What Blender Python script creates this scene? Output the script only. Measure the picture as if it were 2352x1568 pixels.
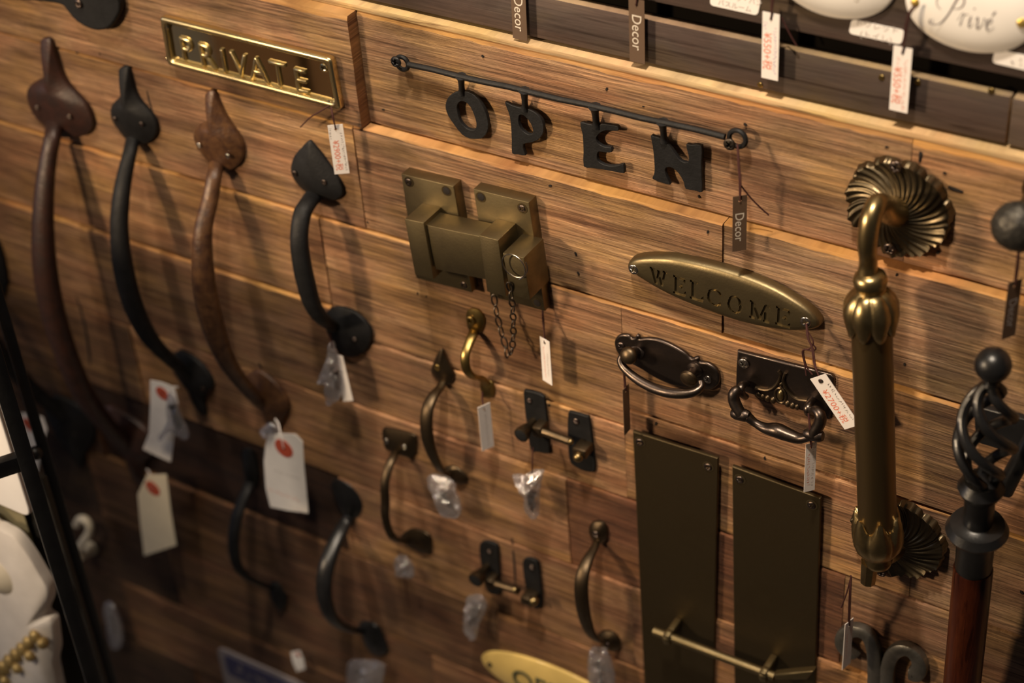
import bpy, bmesh, math, random
from mathutils import Vector, Matrix, noise
from math import pi, sin, cos, radians

for o in list(bpy.data.objects):
    bpy.data.objects.remove(o)
SC = bpy.context.scene
COL = SC.collection

# ------------------------------------------------------------------ camera
F_PX, CX, CY = 4109.777, 1176.0, 784.0
CAM_D, CAM_Z = 0.90, 1.72          # metres from the wall plane, height
_a, _b, _g = 0.599866493, 0.646907445, -0.0834550995
_Ry = Matrix(((cos(_a), 0, sin(_a)), (0, 1, 0), (-sin(_a), 0, cos(_a))))
_Rx = Matrix(((1, 0, 0), (0, cos(_b), -sin(_b)), (0, sin(_b), cos(_b))))
_Rz = Matrix(((cos(_g), -sin(_g), 0), (sin(_g), cos(_g), 0), (0, 0, 1)))
RM = _Rz @ _Rx @ _Ry               # (x, zdown, y_into_wall) -> camera (right, down, forward)


def wv(row):
    return Vector((row[0], row[2], -row[1]))


cam_d = bpy.data.cameras.new('camera')
cam = bpy.data.objects.new('camera', cam_d)
COL.objects.link(cam)
_r, _u, _f = wv(RM[0]), -wv(RM[1]), -wv(RM[2])
cam.matrix_world = Matrix(((_r.x, _u.x, _f.x, 0), (_r.y, _u.y, _f.y, -CAM_D), (_r.z, _u.z, _f.z, CAM_Z), (0, 0, 0, 1)))
cam_d.sensor_width = 36.0
cam_d.lens = F_PX / 2352.0 * 36.0
cam_d.clip_start = 0.02
cam_d.dof.use_dof = True
cam_d.dof.focus_distance = 1.215
cam_d.dof.aperture_fstop = 4.2
SC.camera = cam

# ------------------------------------------------------------------ light
SC.view_settings.view_transform = 'Standard'
SC.view_settings.look = 'None'
SC.view_settings.gamma = 1.0
SC.view_settings.use_curve_mapping = False
SC.view_settings.exposure = 0.0
wd = bpy.data.worlds.new('world')
SC.world = wd
wd.use_nodes = True
wd.node_tree.nodes['Background'].inputs[0].default_value = (0.55, 0.47, 0.42, 1)
wd.node_tree.nodes['Background'].inputs[1].default_value = 0.062


def spot(name, loc, target, watts, color, size, angle, blend):
    l = bpy.data.lights.new(name, 'SPOT')
    l.energy = watts
    l.color = color
    l.shadow_soft_size = size
    l.spot_size = radians(angle)
    l.spot_blend = blend
    o = bpy.data.objects.new(name, l)
    COL.objects.link(o)
    o.location = loc
    o.rotation_euler = (Vector(target) - Vector(loc)).to_track_quat('-Z', 'Y').to_euler()
    return o


WARM = (1.0, 0.74, 0.47)
win = bpy.data.lights.new('shop_window', 'AREA')
win.energy, win.color, win.size = 4.5, (0.55, 0.68, 1.0), 0.9
wo = bpy.data.objects.new('shop_window', win)
COL.objects.link(wo)
wo.location = (-3.0, -1.6, CAM_Z - 0.2)
wo.rotation_euler = (Vector((-0.8, 0, CAM_Z - 0.8)) - wo.location).to_track_quat('-Z', 'Y').to_euler()
SOFTWARM = (1.0, 0.83, 0.64)
spot('shop_spot_side', (-1.45, -1.30, CAM_Z - 0.20), (-0.58, 0.0, CAM_Z - 0.42), 112, WARM, 0.085, 66, 1.0)
spot('shop_spot_overhead', (-0.40, -0.55, CAM_Z + 0.85), (-0.36, 0.0, CAM_Z - 0.36), 125, SOFTWARM, 0.05, 52, 1.0)
spot('shop_spot_overhead', (-1.00, -0.55, CAM_Z + 0.85), (-0.90, 0.0, CAM_Z - 0.25), 66, SOFTWARM, 0.05, 38, 1.0)
spot('shop_spot_rack', (-0.98, -1.25, CAM_Z + 0.55), (-0.93, -0.26, CAM_Z - 1.20), 60, SOFTWARM, 0.05, 22, 0.8)
spot('floor_fill_spot', (-2.2, -2.2, 2.7), (-2.0, -1.9, 0.0), 60, WARM, 0.08, 70, 0.8)  # unseen spot, added to brighten the floor mirrored in the brass plate


# ------------------------------------------------------------------ pixel helpers
def ray(u, v):
    d = RM.transposed() @ Vector(((u - CX) / F_PX, (v - CY) / F_PX, 1.0))
    return d                                    # (x, zdown, y_in) per unit of camera depth


def W(u, v, h=0.0):
    "point seen at a pixel, h metres proud of the wall plane"
    d = ray(u, v)
    t = (CAM_D - h) / d[2]
    return Vector((d[0] * t, -h, CAM_Z - d[1] * t))


def WX(u, v, X):
    "point seen at a pixel on the vertical plane x = X"
    d = ray(u, v)
    t = X / d[0]
    return Vector((X, -(CAM_D - d[2] * t), CAM_Z - d[1] * t))


def WZ(u, v, z):
    d = ray(u, v)
    t = (CAM_Z - z) / d[1]
    return Vector((d[0] * t, -(CAM_D - d[2] * t), z))


def depth(p):
    q = Vector((p[0], CAM_Z - p[2], CAM_D + p[1]))
    return (RM @ q)[2]


def pix(p):
    c = RM @ Vector((p[0], CAM_Z - p[2], CAM_D + p[1]))
    return CX + F_PX * c[0] / c[2], CY + F_PX * c[1] / c[2]


def zz(ox, oy, s, pts):
    "coordinates read off an enlarged crop -> photo pixels"
    return [(ox + p[0] * s, oy + p[1] * s) + tuple(q * s for q in p[2:]) for p in pts]


# ------------------------------------------------------------------ materials
def mat(name):
    m = bpy.data.materials.new(name)
    m.use_nodes = True
    nt = m.node_tree
    return m, nt, nt.nodes, nt.links, nt.nodes['Principled BSDF']


def ramp(N, stops):
    r = N.new('ShaderNodeValToRGB')
    e = r.color_ramp.elements
    e[0].position, e[0].color = stops[0][0], (*stops[0][1], 1)
    e[1].position, e[1].color = stops[-1][0], (*stops[-1][1], 1)
    for p, c in stops[1:-1]:
        k = e.new(p)
        k.color = (*c, 1)
    return r


def coords(N, L, scale, rnd=True):
    tc = N.new('ShaderNodeTexCoord')
    mp = N.new('ShaderNodeMapping')
    mp.inputs['Scale'].default_value = scale
    if rnd:
        oi = N.new('ShaderNodeObjectInfo')
        sc = N.new('ShaderNodeVectorMath')
        sc.operation = 'SCALE'
        sc.inputs[0].default_value = (13.1, 7.7, 5.3)
        L.new(oi.outputs['Random'], sc.inputs['Scale'])
        ad = N.new('ShaderNodeVectorMath')
        ad.operation = 'ADD'
        L.new(tc.outputs['Object'], ad.inputs[0])
        L.new(sc.outputs[0], ad.inputs[1])
        L.new(ad.outputs[0], mp.inputs[0])
    else:
        L.new(tc.outputs['Object'], mp.inputs[0])
    return mp


def ntex(N, L, mp, scale=1.0, detail=6, rough=0.6, dist=0.0):
    n = N.new('ShaderNodeTexNoise')
    n.inputs['Scale'].default_value = scale
    n.inputs['Detail'].default_value = detail
    n.inputs['Roughness'].default_value = rough
    n.inputs['Distortion'].default_value = dist
    L.new(mp.outputs[0], n.inputs['Vector'])
    return n


def mixc(N, L, typ, fac, a, b):
    m = N.new('ShaderNodeMix')
    m.data_type = 'RGBA'
    m.blend_type = typ
    if isinstance(fac, (int, float)):
        m.inputs[0].default_value = fac
    else:
        L.new(fac, m.inputs[0])
    for s, i in ((a, 6), (b, 7)):
        if isinstance(s, tuple):
            m.inputs[i].default_value = (*s, 1)
        else:
            L.new(s, m.inputs[i])
    return m.outputs[2]


def wood_mat(name, cols, fibre=0.72, bump=0.95, rough=0.72, objcol=True, saw=0.35, streak=0.75, up=False):
    m, nt, N, L, B = mat(name)
    sw = (lambda v: (v[2], v[2], v[0])) if up else (lambda v: v)
    mp = coords(N, L, sw((3.5, 1, 85)))
    n1 = ntex(N, L, mp, 1.0, 9, 0.70, 0.35)
    r1 = ramp(N, [(0.27, cols[0]), (0.43, cols[1]), (0.57, cols[2]), (0.74, cols[3])])
    L.new(n1.outputs[0], r1.inputs[0])
    mf = coords(N, L, sw((16, 1, 560)))
    n2 = ntex(N, L, mf, 1.0, 6, 0.75, 0.3)
    r2 = ramp(N, [(0.37, (0.22, 0.18, 0.16)), (0.52, (1, 1, 1)), (0.66, (1.6, 1.52, 1.38))])
    L.new(n2.outputs[0], r2.inputs[0])
    c = mixc(N, L, 'MULTIPLY', fibre, r1.outputs[0], r2.outputs[0])
    mb = coords(N, L, sw((7, 1, 15)))
    n3 = ntex(N, L, mb, 1.0, 5, 0.6, 0.5)
    r3 = ramp(N, [(0.34, (0.50, 0.43, 0.40)), (0.50, (1, 1, 1)), (0.70, (1.25, 1.16, 1.02))])
    L.new(n3.outputs[0], r3.inputs[0])
    c = mixc(N, L, 'MULTIPLY', 0.8, c, r3.outputs[0])
    ms = coords(N, L, sw((6, 1, 120)))
    n4 = ntex(N, L, ms, 1.0, 4, 0.55, 1.4)
    r4 = ramp(N, [(0.585, (1, 1, 1)), (0.66, (0.30, 0.21, 0.17))])
    L.new(n4.outputs[0], r4.inputs[0])
    c = mixc(N, L, 'MULTIPLY', streak, c, r4.outputs[0])
    mh = coords(N, L, sw((11, 1, 26)))
    n6 = ntex(N, L, mh, 1.3, 3, 0.5, 0.2)
    r6 = ramp(N, [(0.36, (1.0, 0.90, 0.90)), (0.50, (1, 1, 1)), (0.64, (1.06, 1.06, 0.84))])
    L.new(n6.outputs[0], r6.inputs[0])
    c = mixc(N, L, 'MULTIPLY', 0.9, c, r6.outputs[0])
    if objcol:
        oi = N.new('ShaderNodeObjectInfo')
        c = mixc(N, L, 'MULTIPLY', 1.0, c, oi.outputs['Color'])
    L.new(c, B.inputs['Base Color'])
    B.inputs['Roughness'].default_value = rough
    B.inputs['Specular IOR Level'].default_value = 0.35
    mv = coords(N, L, sw((230, 1, 7)))
    n5 = ntex(N, L, mv, 1.0, 2, 0.5, 0.3)
    ad = N.new('ShaderNodeMath')
    ad.operation = 'MULTIPLY_ADD'
    ad.inputs[1].default_value = saw
    L.new(n5.outputs[0], ad.inputs[0])
    L.new(n2.outputs[0], ad.inputs[2])
    ad2 = N.new('ShaderNodeMath')
    ad2.operation = 'MULTIPLY_ADD'
    ad2.inputs[1].default_value = 1.1
    L.new(n1.outputs[0], ad2.inputs[0])
    L.new(ad.outputs[0], ad2.inputs[2])
    bp = N.new('ShaderNodeBump')
    bp.inputs['Strength'].default_value = bump
    bp.inputs['Distance'].default_value = 0.0026
    L.new(ad2.outputs[0], bp.inputs['Height'])
    L.new(bp.outputs[0], B.inputs['Normal'])
    return m


def metal_mat(name, c1, c2, metallic=1.0, rough=(0.3, 0.5), scale=40, bump=0.0, bscale=300, spec=0.5, stretch=(1, 1, 1)):
    m, nt, N, L, B = mat(name)
    mp = coords(N, L, stretch)
    n = ntex(N, L, mp, scale, 5, 0.6, 0.3)
    r = ramp(N, [(0.35, c1), (0.68, c2)])
    L.new(n.outputs[0], r.inputs[0])
    L.new(r.outputs[0], B.inputs['Base Color'])
    B.inputs['Metallic'].default_value = metallic
    B.inputs['Specular IOR Level'].default_value = spec
    rr = N.new('ShaderNodeMapRange')
    rr.inputs[1].default_value, rr.inputs[2].default_value = 0.3, 0.7
    rr.inputs[3].default_value, rr.inputs[4].default_value = rough[1], rough[0]
    L.new(n.outputs[0], rr.inputs[0])
    L.new(rr.outputs[0], B.inputs['Roughness'])
    if bump:
        n2 = ntex(N, L, mp, bscale, 3, 0.6)
        bp = N.new('ShaderNodeBump')
        bp.inputs['Strength'].default_value = bump
        bp.inputs['Distance'].default_value = 0.001
        L.new(n2.outputs[0], bp.inputs['Height'])
        L.new(bp.outputs[0], B.inputs['Normal'])
    return m


def plain_mat(name, col, rough=0.6, metallic=0.0, spec=0.4, coat=0.0, var=0.06, scale=60, bump=0.0):
    m, nt, N, L, B = mat(name)
    mp = coords(N, L, (1, 1, 1))
    n = ntex(N, L, mp, scale, 3, 0.55)
    r = ramp(N, [(0.3, tuple(max(0, c * (1 - var)) for c in col)), (0.7, tuple(c * (1 + var) for c in col))])
    L.new(n.outputs[0], r.inputs[0])
    L.new(r.outputs[0], B.inputs['Base Color'])
    B.inputs['Roughness'].default_value = rough
    B.inputs['Metallic'].default_value = metallic
    B.inputs['Specular IOR Level'].default_value = spec
    B.inputs['Coat Weight'].default_value = coat
    B.inputs['Coat Roughness'].default_value = 0.06
    if bump:
        bp = N.new('ShaderNodeBump')
        bp.inputs['Strength'].default_value = bump
        bp.inputs['Distance'].default_value = 0.001
        L.new(n.outputs[0], bp.inputs['Height'])
        L.new(bp.outputs[0], B.inputs['Normal'])
    return m


M = {}
M['wood'] = wood_mat('weathered_wood', [(0.14, 0.078, 0.043), (0.31, 0.185, 0.105), (0.46, 0.287, 0.166), (0.66, 0.45, 0.275)], streak=0.5)
M['sawn'] = wood_mat('fresh_sawn_edge', [(0.28, 0.14, 0.05), (0.40, 0.21, 0.075), (0.48, 0.265, 0.10), (0.55, 0.33, 0.14)], fibre=0.3, bump=0.3, objcol=False, saw=0.1)
M['endgrain'] = wood_mat('plank_end_grain', [(0.16, 0.075, 0.03), (0.23, 0.11, 0.045), (0.29, 0.14, 0.06), (0.33, 0.17, 0.08)], fibre=0.35, bump=0.3, objcol=False)
M['lath'] = wood_mat('pale_lath_wood', [(0.44, 0.28, 0.14), (0.52, 0.36, 0.19), (0.58, 0.42, 0.23), (0.62, 0.47, 0.27)], fibre=0.35, bump=0.25, objcol=False, saw=0.05)
M['darkwood'] = wood_mat('dark_stained_wood', [(0.052, 0.036, 0.031), (0.064, 0.046, 0.039), (0.076, 0.056, 0.047), (0.090, 0.068, 0.058)], fibre=0.3, bump=0.15, rough=0.6, objcol=False, saw=0.05)
M['darkedge'] = wood_mat('board_edge_wood', [(0.20, 0.14, 0.09), (0.26, 0.19, 0.12), (0.32, 0.24, 0.15), (0.38, 0.29, 0.19)], fibre=0.3, bump=0.2, objcol=False)
M['backing'] = plain_mat('backing_board', (0.006, 0.005, 0.004), 1.0, spec=0.02)
M['floor'] = plain_mat('shop_floor', (0.34, 0.31, 0.28), 0.6, var=0.2, scale=3)
M['hole'] = plain_mat('hole_dark', (0.012, 0.008, 0.006), 0.9)
M['black'] = metal_mat('black_iron', (0.006, 0.006, 0.0065), (0.013, 0.013, 0.014), 0.0, (0.5, 0.62), 80, 0.25, 500, 0.28)
M['blackgloss'] = metal_mat('black_iron_gloss', (0.006, 0.006, 0.0065), (0.012, 0.012, 0.013), 0.0, (0.28, 0.38), 60, 0.12, 400, 0.5)
M['rust'] = metal_mat('rusty_iron', (0.022, 0.0085, 0.006), (0.050, 0.020, 0.014), 0.1, (0.36, 0.55), 90, 0.35, 420, 0.6)
M['rustlight'] = metal_mat('rust_varnished_iron', (0.045, 0.017, 0.008), (0.13, 0.062, 0.026), 0.1, (0.32, 0.5), 130, 0.4, 420, 0.6)
M['brass'] = metal_mat('polished_brass', (0.78, 0.68, 0.44), (0.84, 0.74, 0.50), 1.0, (0.05, 0.10), 20)
M['brassbody'] = metal_mat('old_brass', (0.24, 0.165, 0.055), (0.38, 0.27, 0.10), 1.0, (0.26, 0.42), 50, 0.06, 300)
M['bronze'] = metal_mat('antique_bronze', (0.17, 0.135, 0.072), (0.26, 0.205, 0.115), 1.0, (0.38, 0.52), 35, 0.08, 500)
M['bronzedark'] = metal_mat('dark_bronze', (0.085, 0.062, 0.040), (0.15, 0.110, 0.068), 1.0, (0.36, 0.50), 45, 0.08, 400)
M['bronzeplate'] = metal_mat('brown_bronze_plate', (0.085, 0.063, 0.034), (0.125, 0.095, 0.053), 1.0, (0.48, 0.60), 25, 0.06, 500)
M['oxid'] = metal_mat('oxidised_brass', (0.075, 0.060, 0.055), (0.14, 0.110, 0.090), 1.0, (0.30, 0.45), 60, 0.1, 500)
M['gold'] = metal_mat('golden_bronze', (0.26, 0.19, 0.090), (0.44, 0.335, 0.165), 1.0, (0.26, 0.42), 70, 0.1, 400)
M['chainmetal'] = metal_mat('dull_chain_steel', (0.055, 0.046, 0.038), (0.11, 0.092, 0.076), 1.0, (0.38, 0.5), 80)
M['ringmetal'] = metal_mat('steel_ring', (0.26, 0.23, 0.20), (0.40, 0.35, 0.29), 1.0, (0.25, 0.35), 60)
M['steel'] = metal_mat('screw_steel', (0.42, 0.38, 0.33), (0.58, 0.52, 0.45), 1.0, (0.18, 0.30), 60)
M['screwdark'] = metal_mat('screw_bronze', (0.11, 0.085, 0.075), (0.22, 0.17, 0.145), 1.0, (0.25, 0.38), 60)
M['greyiron'] = metal_mat('grey_forged_iron', (0.14, 0.135, 0.12), (0.28, 0.265, 0.235), 0.9, (0.34, 0.5), 60, 0.3, 300)
M['paper'] = plain_mat('white_paper', (0.82, 0.77, 0.74), 0.8, var=0.03)
M['card'] = plain_mat('cream_card', (0.86, 0.76, 0.56), 0.85, var=0.05, scale=40)
M['cardwhite'] = plain_mat('white_card', (0.86, 0.81, 0.75), 0.85, var=0.04)
M['browntag'] = plain_mat('brown_tag_card', (0.115, 0.072, 0.046), 0.45, spec=0.5, var=0.05)
M['inkred'] = plain_mat('red_ink', (0.72, 0.20, 0.12), 0.8)
M['inkpurple'] = plain_mat('purple_ink', (0.30, 0.16, 0.42), 0.8)
M['inkdark'] = plain_mat('dark_ink', (0.10, 0.07, 0.07), 0.8)
M['inkgrey'] = plain_mat('grey_ink', (0.42, 0.38, 0.36), 0.8)
M['silverink'] = plain_mat('silver_print', (0.62, 0.56, 0.48), 0.4, var=0.04)
M['string'] = plain_mat('maroon_thread', (0.045, 0.011, 0.009), 0.8, var=0.2, scale=900)
M['eyelet'] = plain_mat('red_eyelet', (0.52, 0.085, 0.04), 0.7)
M['enamel'] = plain_mat('white_enamel', (0.83, 0.80, 0.76), 0.12, coat=0.6, var=0.01)
M['enamelyellow'] = plain_mat('yellow_enamel', (0.72, 0.52, 0.17), 0.25, coat=0.4, var=0.14, scale=30)
M['enamelblue'] = plain_mat('navy_enamel', (0.035, 0.035, 0.10), 0.3, coat=0.3)
M['offgreen'] = plain_mat('dark_green_paint', (0.06, 0.07, 0.04), 0.6)
M['scriptgrey'] = plain_mat('script_paint', (0.11, 0.09, 0.10), 0.5)
M['sticker'] = plain_mat('white_sticker', (0.84, 0.80, 0.77), 0.6, var=0.01)
M['mahogany'] = wood_mat('mahogany_varnish', [(0.026, 0.006, 0.003), (0.040, 0.009, 0.0035), (0.054, 0.013, 0.005), (0.070, 0.018, 0.007)], fibre=0.3, bump=0.04, rough=0.25, objcol=False, saw=0.0, up=True)
M['ceramic'] = plain_mat('cream_ceramic', (0.74, 0.66, 0.52), 0.3, coat=0.3)
M['plaster'] = plain_mat('white_painted_plaster', (0.80, 0.74, 0.68), 0.6, var=0.07, scale=45, bump=0.3)
M['gilt'] = metal_mat('old_gilt', (0.34, 0.23, 0.085), (0.55, 0.40, 0.17), 0.5, (0.4, 0.55), 90, 0.3, 300)
M['panelgrey'] = plain_mat('dark_grey_panel', (0.035, 0.033, 0.030), 0.4)
M['bronzetube'] = metal_mat('brown_bronze_tube', (0.15, 0.10, 0.046), (0.23, 0.16, 0.075), 1.0, (0.40, 0.52), 22, 0.04, 500, stretch=(1, 1, 0.25))
M['knobmetal'] = metal_mat('hammered_dark_iron', (0.030, 0.028, 0.026), (0.085, 0.078, 0.065), 0.7, (0.4, 0.55), 300, 0.6, 420)
M['rosettemetal'] = metal_mat('aged_bronze_rosette', (0.105, 0.082, 0.052), (0.19, 0.150, 0.092), 1.0, (0.32, 0.48), 60, 0.1, 500)
M['brassrim'] = metal_mat('bright_brass_rim', (0.72, 0.58, 0.30), (0.80, 0.66, 0.37), 1.0, (0.24, 0.32), 20)
M['signpanel'] = plain_mat('white_panel', (0.86, 0.83, 0.81), 0.5, var=0.02)
M['khaki'] = plain_mat('khaki_card', (0.34, 0.30, 0.18), 0.8)
M['signdim'] = plain_mat('shaded_white_enamel', (0.24, 0.21, 0.21), 0.5)  # white enamel greyed in its colour to stand in for low light
M['brassscrew'] = metal_mat('bright_brass_screw', (0.62, 0.42, 0.10), (0.78, 0.56, 0.16), 0.8, (0.3, 0.4), 60)


def plastic():
    m, nt, N, L, B = mat('clear_plastic_film')
    tr = N.new('ShaderNodeBsdfTransparent')
    tr.inputs[0].default_value = (0.90, 0.90, 0.92, 1)
    df = N.new('ShaderNodeBsdfDiffuse')
    df.inputs[0].default_value = (0.72, 0.71, 0.74, 1)
    gl = N.new('ShaderNodeBsdfGlossy')
    gl.inputs[0].default_value = (0.9, 0.9, 0.95, 1)
    gl.inputs['Roughness'].default_value = 0.12
    mp = coords(N, L, (1, 1, 1))
    n = ntex(N, L, mp, 140, 4, 0.6, 1.0)
    bp = N.new('ShaderNodeBump')
    bp.inputs['Strength'].default_value = 0.9
    bp.inputs['Distance'].default_value = 0.003
    L.new(n.outputs[0], bp.inputs['Height'])
    L.new(bp.outputs[0], gl.inputs['Normal'])
    m1 = N.new('ShaderNodeMixShader')
    m1.inputs[0].default_value = 0.13
    L.new(tr.outputs[0], m1.inputs[1])
    L.new(df.outputs[0], m1.inputs[2])
    m2 = N.new('ShaderNodeMixShader')
    m2.inputs[0].default_value = 0.30
    L.new(m1.outputs[0], m2.inputs[1])
    L.new(gl.outputs[0], m2.inputs[2])
    L.new(m2.outputs[0], N['Material Output'].inputs[0])
    return m


M['film'] = plastic()


# ------------------------------------------------------------------ object helpers
def thing(name, label, cat, loc=(0, 0, 0), group=None):
    o = bpy.data.objects.new(name, None)
    o.empty_display_size = 0.02
    COL.objects.link(o)
    o.location = loc
    o['label'] = label
    o['category'] = cat
    if group:
        o['group'] = group
    return o


def tagp(o, label, cat, group=None):
    o['label'] = label
    o['category'] = cat
    if group:
        o['group'] = group
    return o


def root_loc(p):
    v = Vector((0, 0, 0))
    while p is not None:
        v += Vector(p.location)
        p = p.parent
    return v


def link(name, me, parent=None, at=None):
    "mesh made in world coordinates -> object under parent, origin at the parent's base"
    o = bpy.data.objects.new(name, me)
    COL.objects.link(o)
    off = root_loc(parent) if parent else Vector(at if at is not None else (0, 0, 0))
    if off.length > 0:
        me.transform(Matrix.Translation(-off))
    if parent:
        o.parent = parent
    else:
        o.location = off
    return o


def mk(name, geo, m, parent=None, smooth=True, angle=40, at=None):
    vs, fs = geo
    me = bpy.data.meshes.new(name)
    me.from_pydata([tuple(v) for v in vs], [], fs)
    fix(me, m, smooth, angle)
    return link(name, me, parent, at)


def fix(me, m, smooth=True, angle=40, recalc=True):
    if recalc:
        bm = bmesh.new()
        bm.from_mesh(me)
        bmesh.ops.recalc_face_normals(bm, faces=bm.faces)
        bm.to_mesh(me)
        bm.free()
    if m is not None:
        for x in (m if isinstance(m, (list, tuple)) else [m]):
            me.materials.append(M[x] if isinstance(x, str) else x)
    if smooth:
        me.polygons.foreach_set('use_smooth', [True] * len(me.polygons))
        me.set_sharp_from_angle(angle=radians(angle))
    me.update()


def join(*geos):
    V, Fc = [], []
    for vs, fs in geos:
        k = len(V)
        V += list(vs)
        Fc += [tuple(i + k for i in f) for f in fs]
    return V, Fc


def crom(pts, n=6, closed=False):
    "Catmull-Rom through tuples of any length"
    P = [tuple(p) for p in pts]
    m = len(P)
    out = []
    segs = m if closed else m - 1
    for i in range(segs):
        if closed:
            p0, p1, p2, p3 = P[i - 1], P[i], P[(i + 1) % m], P[(i + 2) % m]
        else:
            p0 = P[i - 1] if i > 0 else tuple(2 * a - b for a, b in zip(P[0], P[1]))
            p1, p2 = P[i], P[i + 1]
            p3 = P[i + 2] if i + 2 < m else tuple(2 * a - b for a, b in zip(P[-1], P[-2]))
        for k in range(n):
            t = k / n
            out.append(tuple(0.5 * ((2 * b) + (-a + c) * t + (2 * a - 5 * b + 4 * c - d) * t * t + (-a + 3 * b - 3 * c + d) * t ** 3)
                             for a, b, c, d in zip(p0, p1, p2, p3)))
    if not closed:
        out.append(P[-1])
    return out


def xz(pts, h):
    "photo pixels -> (x, z) on the plane h proud of the wall"
    r = []
    for p in pts:
        w = W(p[0], p[1], h)
        r.append((w.x, w.z))
    return r


def curve_mesh(outlines, ext, bev, res=2):
    c = bpy.data.curves.new('c', 'CURVE')
    c.dimensions = '2D'
    c.fill_mode = 'BOTH'
    c.extrude = ext
    c.bevel_depth = bev
    c.bevel_resolution = res
    c.offset = -bev
    for ol in outlines:
        s = c.splines.new('POLY')
        s.points.add(len(ol) - 1)
        for p, q in zip(s.points, ol):
            p.co = (q[0], q[1], 0, 1)
        s.use_cyclic_u = True
    o = bpy.data.objects.new('c', c)
    me = bpy.data.meshes.new_from_object(o)
    bpy.data.objects.remove(o)
    bpy.data.curves.remove(c)
    return me


def area2(ol):
    return sum(ol[i - 1][0] * ol[i][1] - ol[i][0] * ol[i - 1][1] for i in range(len(ol)))


def plate(name, outlines, hf, hb, m, parent=None, bev=0.0006, at=None, angle=35, res=2):
    "flat plate parallel to the wall from (x, z) outlines (first outer, then holes)"
    cx = sum(p[0] for p in outlines[0]) / len(outlines[0])
    cz = sum(p[1] for p in outlines[0]) / len(outlines[0])
    T = hf - hb
    bev = min(bev, T * 0.45)
    ols = []
    for i, ol in enumerate(outlines):
        ol = [(p[0] - cx, p[1] - cz) for p in ol]
        if (area2(ol) > 0) != (i == 0):
            ol = ol[::-1]
        ols.append(ol)
    me = curve_mesh(ols, T / 2 - bev, bev, res)
    me.materials.clear()
    for v in me.vertices:
        x, y, z = v.co
        v.co = (x + cx, -(hb + T / 2 + z), y + cz)
    fix(me, m, True, angle)
    return link(name, me, parent, at)


def pplate(name, px, hf, hb, m, parent=None, bev=0.0006, smooth_n=0, at=None, holes=()):
    ol = xz(px, hf)
    if smooth_n:
        ol = crom(ol, smooth_n, True)
    hl = [xz(h_, hf) for h_ in holes]
    if smooth_n:
        hl = [crom(h_, smooth_n, True) for h_ in hl]
    return plate(name, [ol] + hl, hf, hb, m, parent, bev, at)


def dome_geo(ol, hb, hedge, hmid, centre=None, rim=0.0, prof=2.0, edge=0.0):
    "solid of a star-shaped (x, z) outline whose front bulges from hedge to hmid"
    n = len(ol)
    cx, cz = centre or (sum(p[0] for p in ol) / n, sum(p[1] for p in ol) / n)
    V, Fc = [], []
    rings = [(1.0, hb), (1.0, hb + (hedge - hb) * 0.8)]
    for t in (0.985, 0.95, 0.88, 0.78, 0.64, 0.48, 0.3, 0.14):
        rings.append((t, hedge + (hmid - hedge) * (1 - t ** prof)))
    for t, h in rings:
        for p in ol:
            V.append((cx + (p[0] - cx) * t, -h, cz + (p[1] - cz) * t))
    V.append((cx, -hmid, cz))
    for r in range(len(rings) - 1):
        for i in range(n):
            j = (i + 1) % n
            Fc.append((r * n + i, r * n + j, (r + 1) * n + j, (r + 1) * n + i))
    r = len(rings) - 1
    for i in range(n):
        Fc.append((r * n + i, r * n + (i + 1) % n, len(V) - 1))
    Fc.append(tuple(range(n)))
    return V, Fc


def tube_geo(path, segs=12, side=(1, 0, 0), caps=True, power=1.0):
    "path of (x, y, z, r_side, r_out)"
    V, Fc = [], []
    n = len(path)
    side = Vector(side)
    for i, p in enumerate(path):
        c = Vector(p[:3])
        a = Vector(path[max(0, i - 1)][:3])
        b = Vector(path[min(n - 1, i + 1)][:3])
        t = (b - a)
        t = t.normalized() if t.length > 1e-9 else Vector((0, 0, 1))
        s = side - t * side.dot(t)
        if s.length < 0.05:
            s = Vector((0, 0, 1)) - t * t.z
        s.normalize()
        o = t.cross(s)
        side = s
        for k in range(segs):
            an = 2 * pi * k / segs
            ca, sa = cos(an), sin(an)
            if power != 1.0:
                ca = math.copysign(abs(ca) ** power, ca)
                sa = math.copysign(abs(sa) ** power, sa)
            V.append(c + s * (ca * p[3]) + o * (sa * p[4]))
    for i in range(n - 1):
        for k in range(segs):
            l = (k + 1) % segs
            Fc.append((i * segs + k, i * segs + l, (i + 1) * segs + l, (i + 1) * segs + k))
    if caps:
        Fc.append(tuple(range(segs)))
        Fc.append(tuple((n - 1) * segs + k for k in range(segs)))
    return V, Fc


def wire_geo(pts, r, n=5, segs=7, closed=False):
    p = [(*q[:3], r, r) for q in pts]
    p = crom(p, n) if n > 1 else p
    return tube_geo(p, segs)


def lathe_geo(prof, origin, axis, segs=24, ref=(1, 0, 0), fn=None):
    "prof = [(r, along)] spun round the axis; fn(theta, r, a) may change r"
    ax = Vector(axis).normalized()
    s = Vector(ref)
    s = (s - ax * s.dot(ax)).normalized()
    o = ax.cross(s)
    V, Fc = [], []
    for r, a in prof:
        for k in range(segs):
            th = 2 * pi * k / segs
            rr, aa = (r, a) if fn is None else fn(th, r, a)
            V.append(Vector(origin) + ax * aa + s * (cos(th) * rr) + o * (sin(th) * rr))
    n = len(prof)
    for i in range(n - 1):
        for k in range(segs):
            l = (k + 1) % segs
            Fc.append((i * segs + k, i * segs + l, (i + 1) * segs + l, (i + 1) * segs + k))
    Fc.append(tuple(range(segs)))
    Fc.append(tuple((n - 1) * segs + k for k in range(segs)))
    return V, Fc


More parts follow.
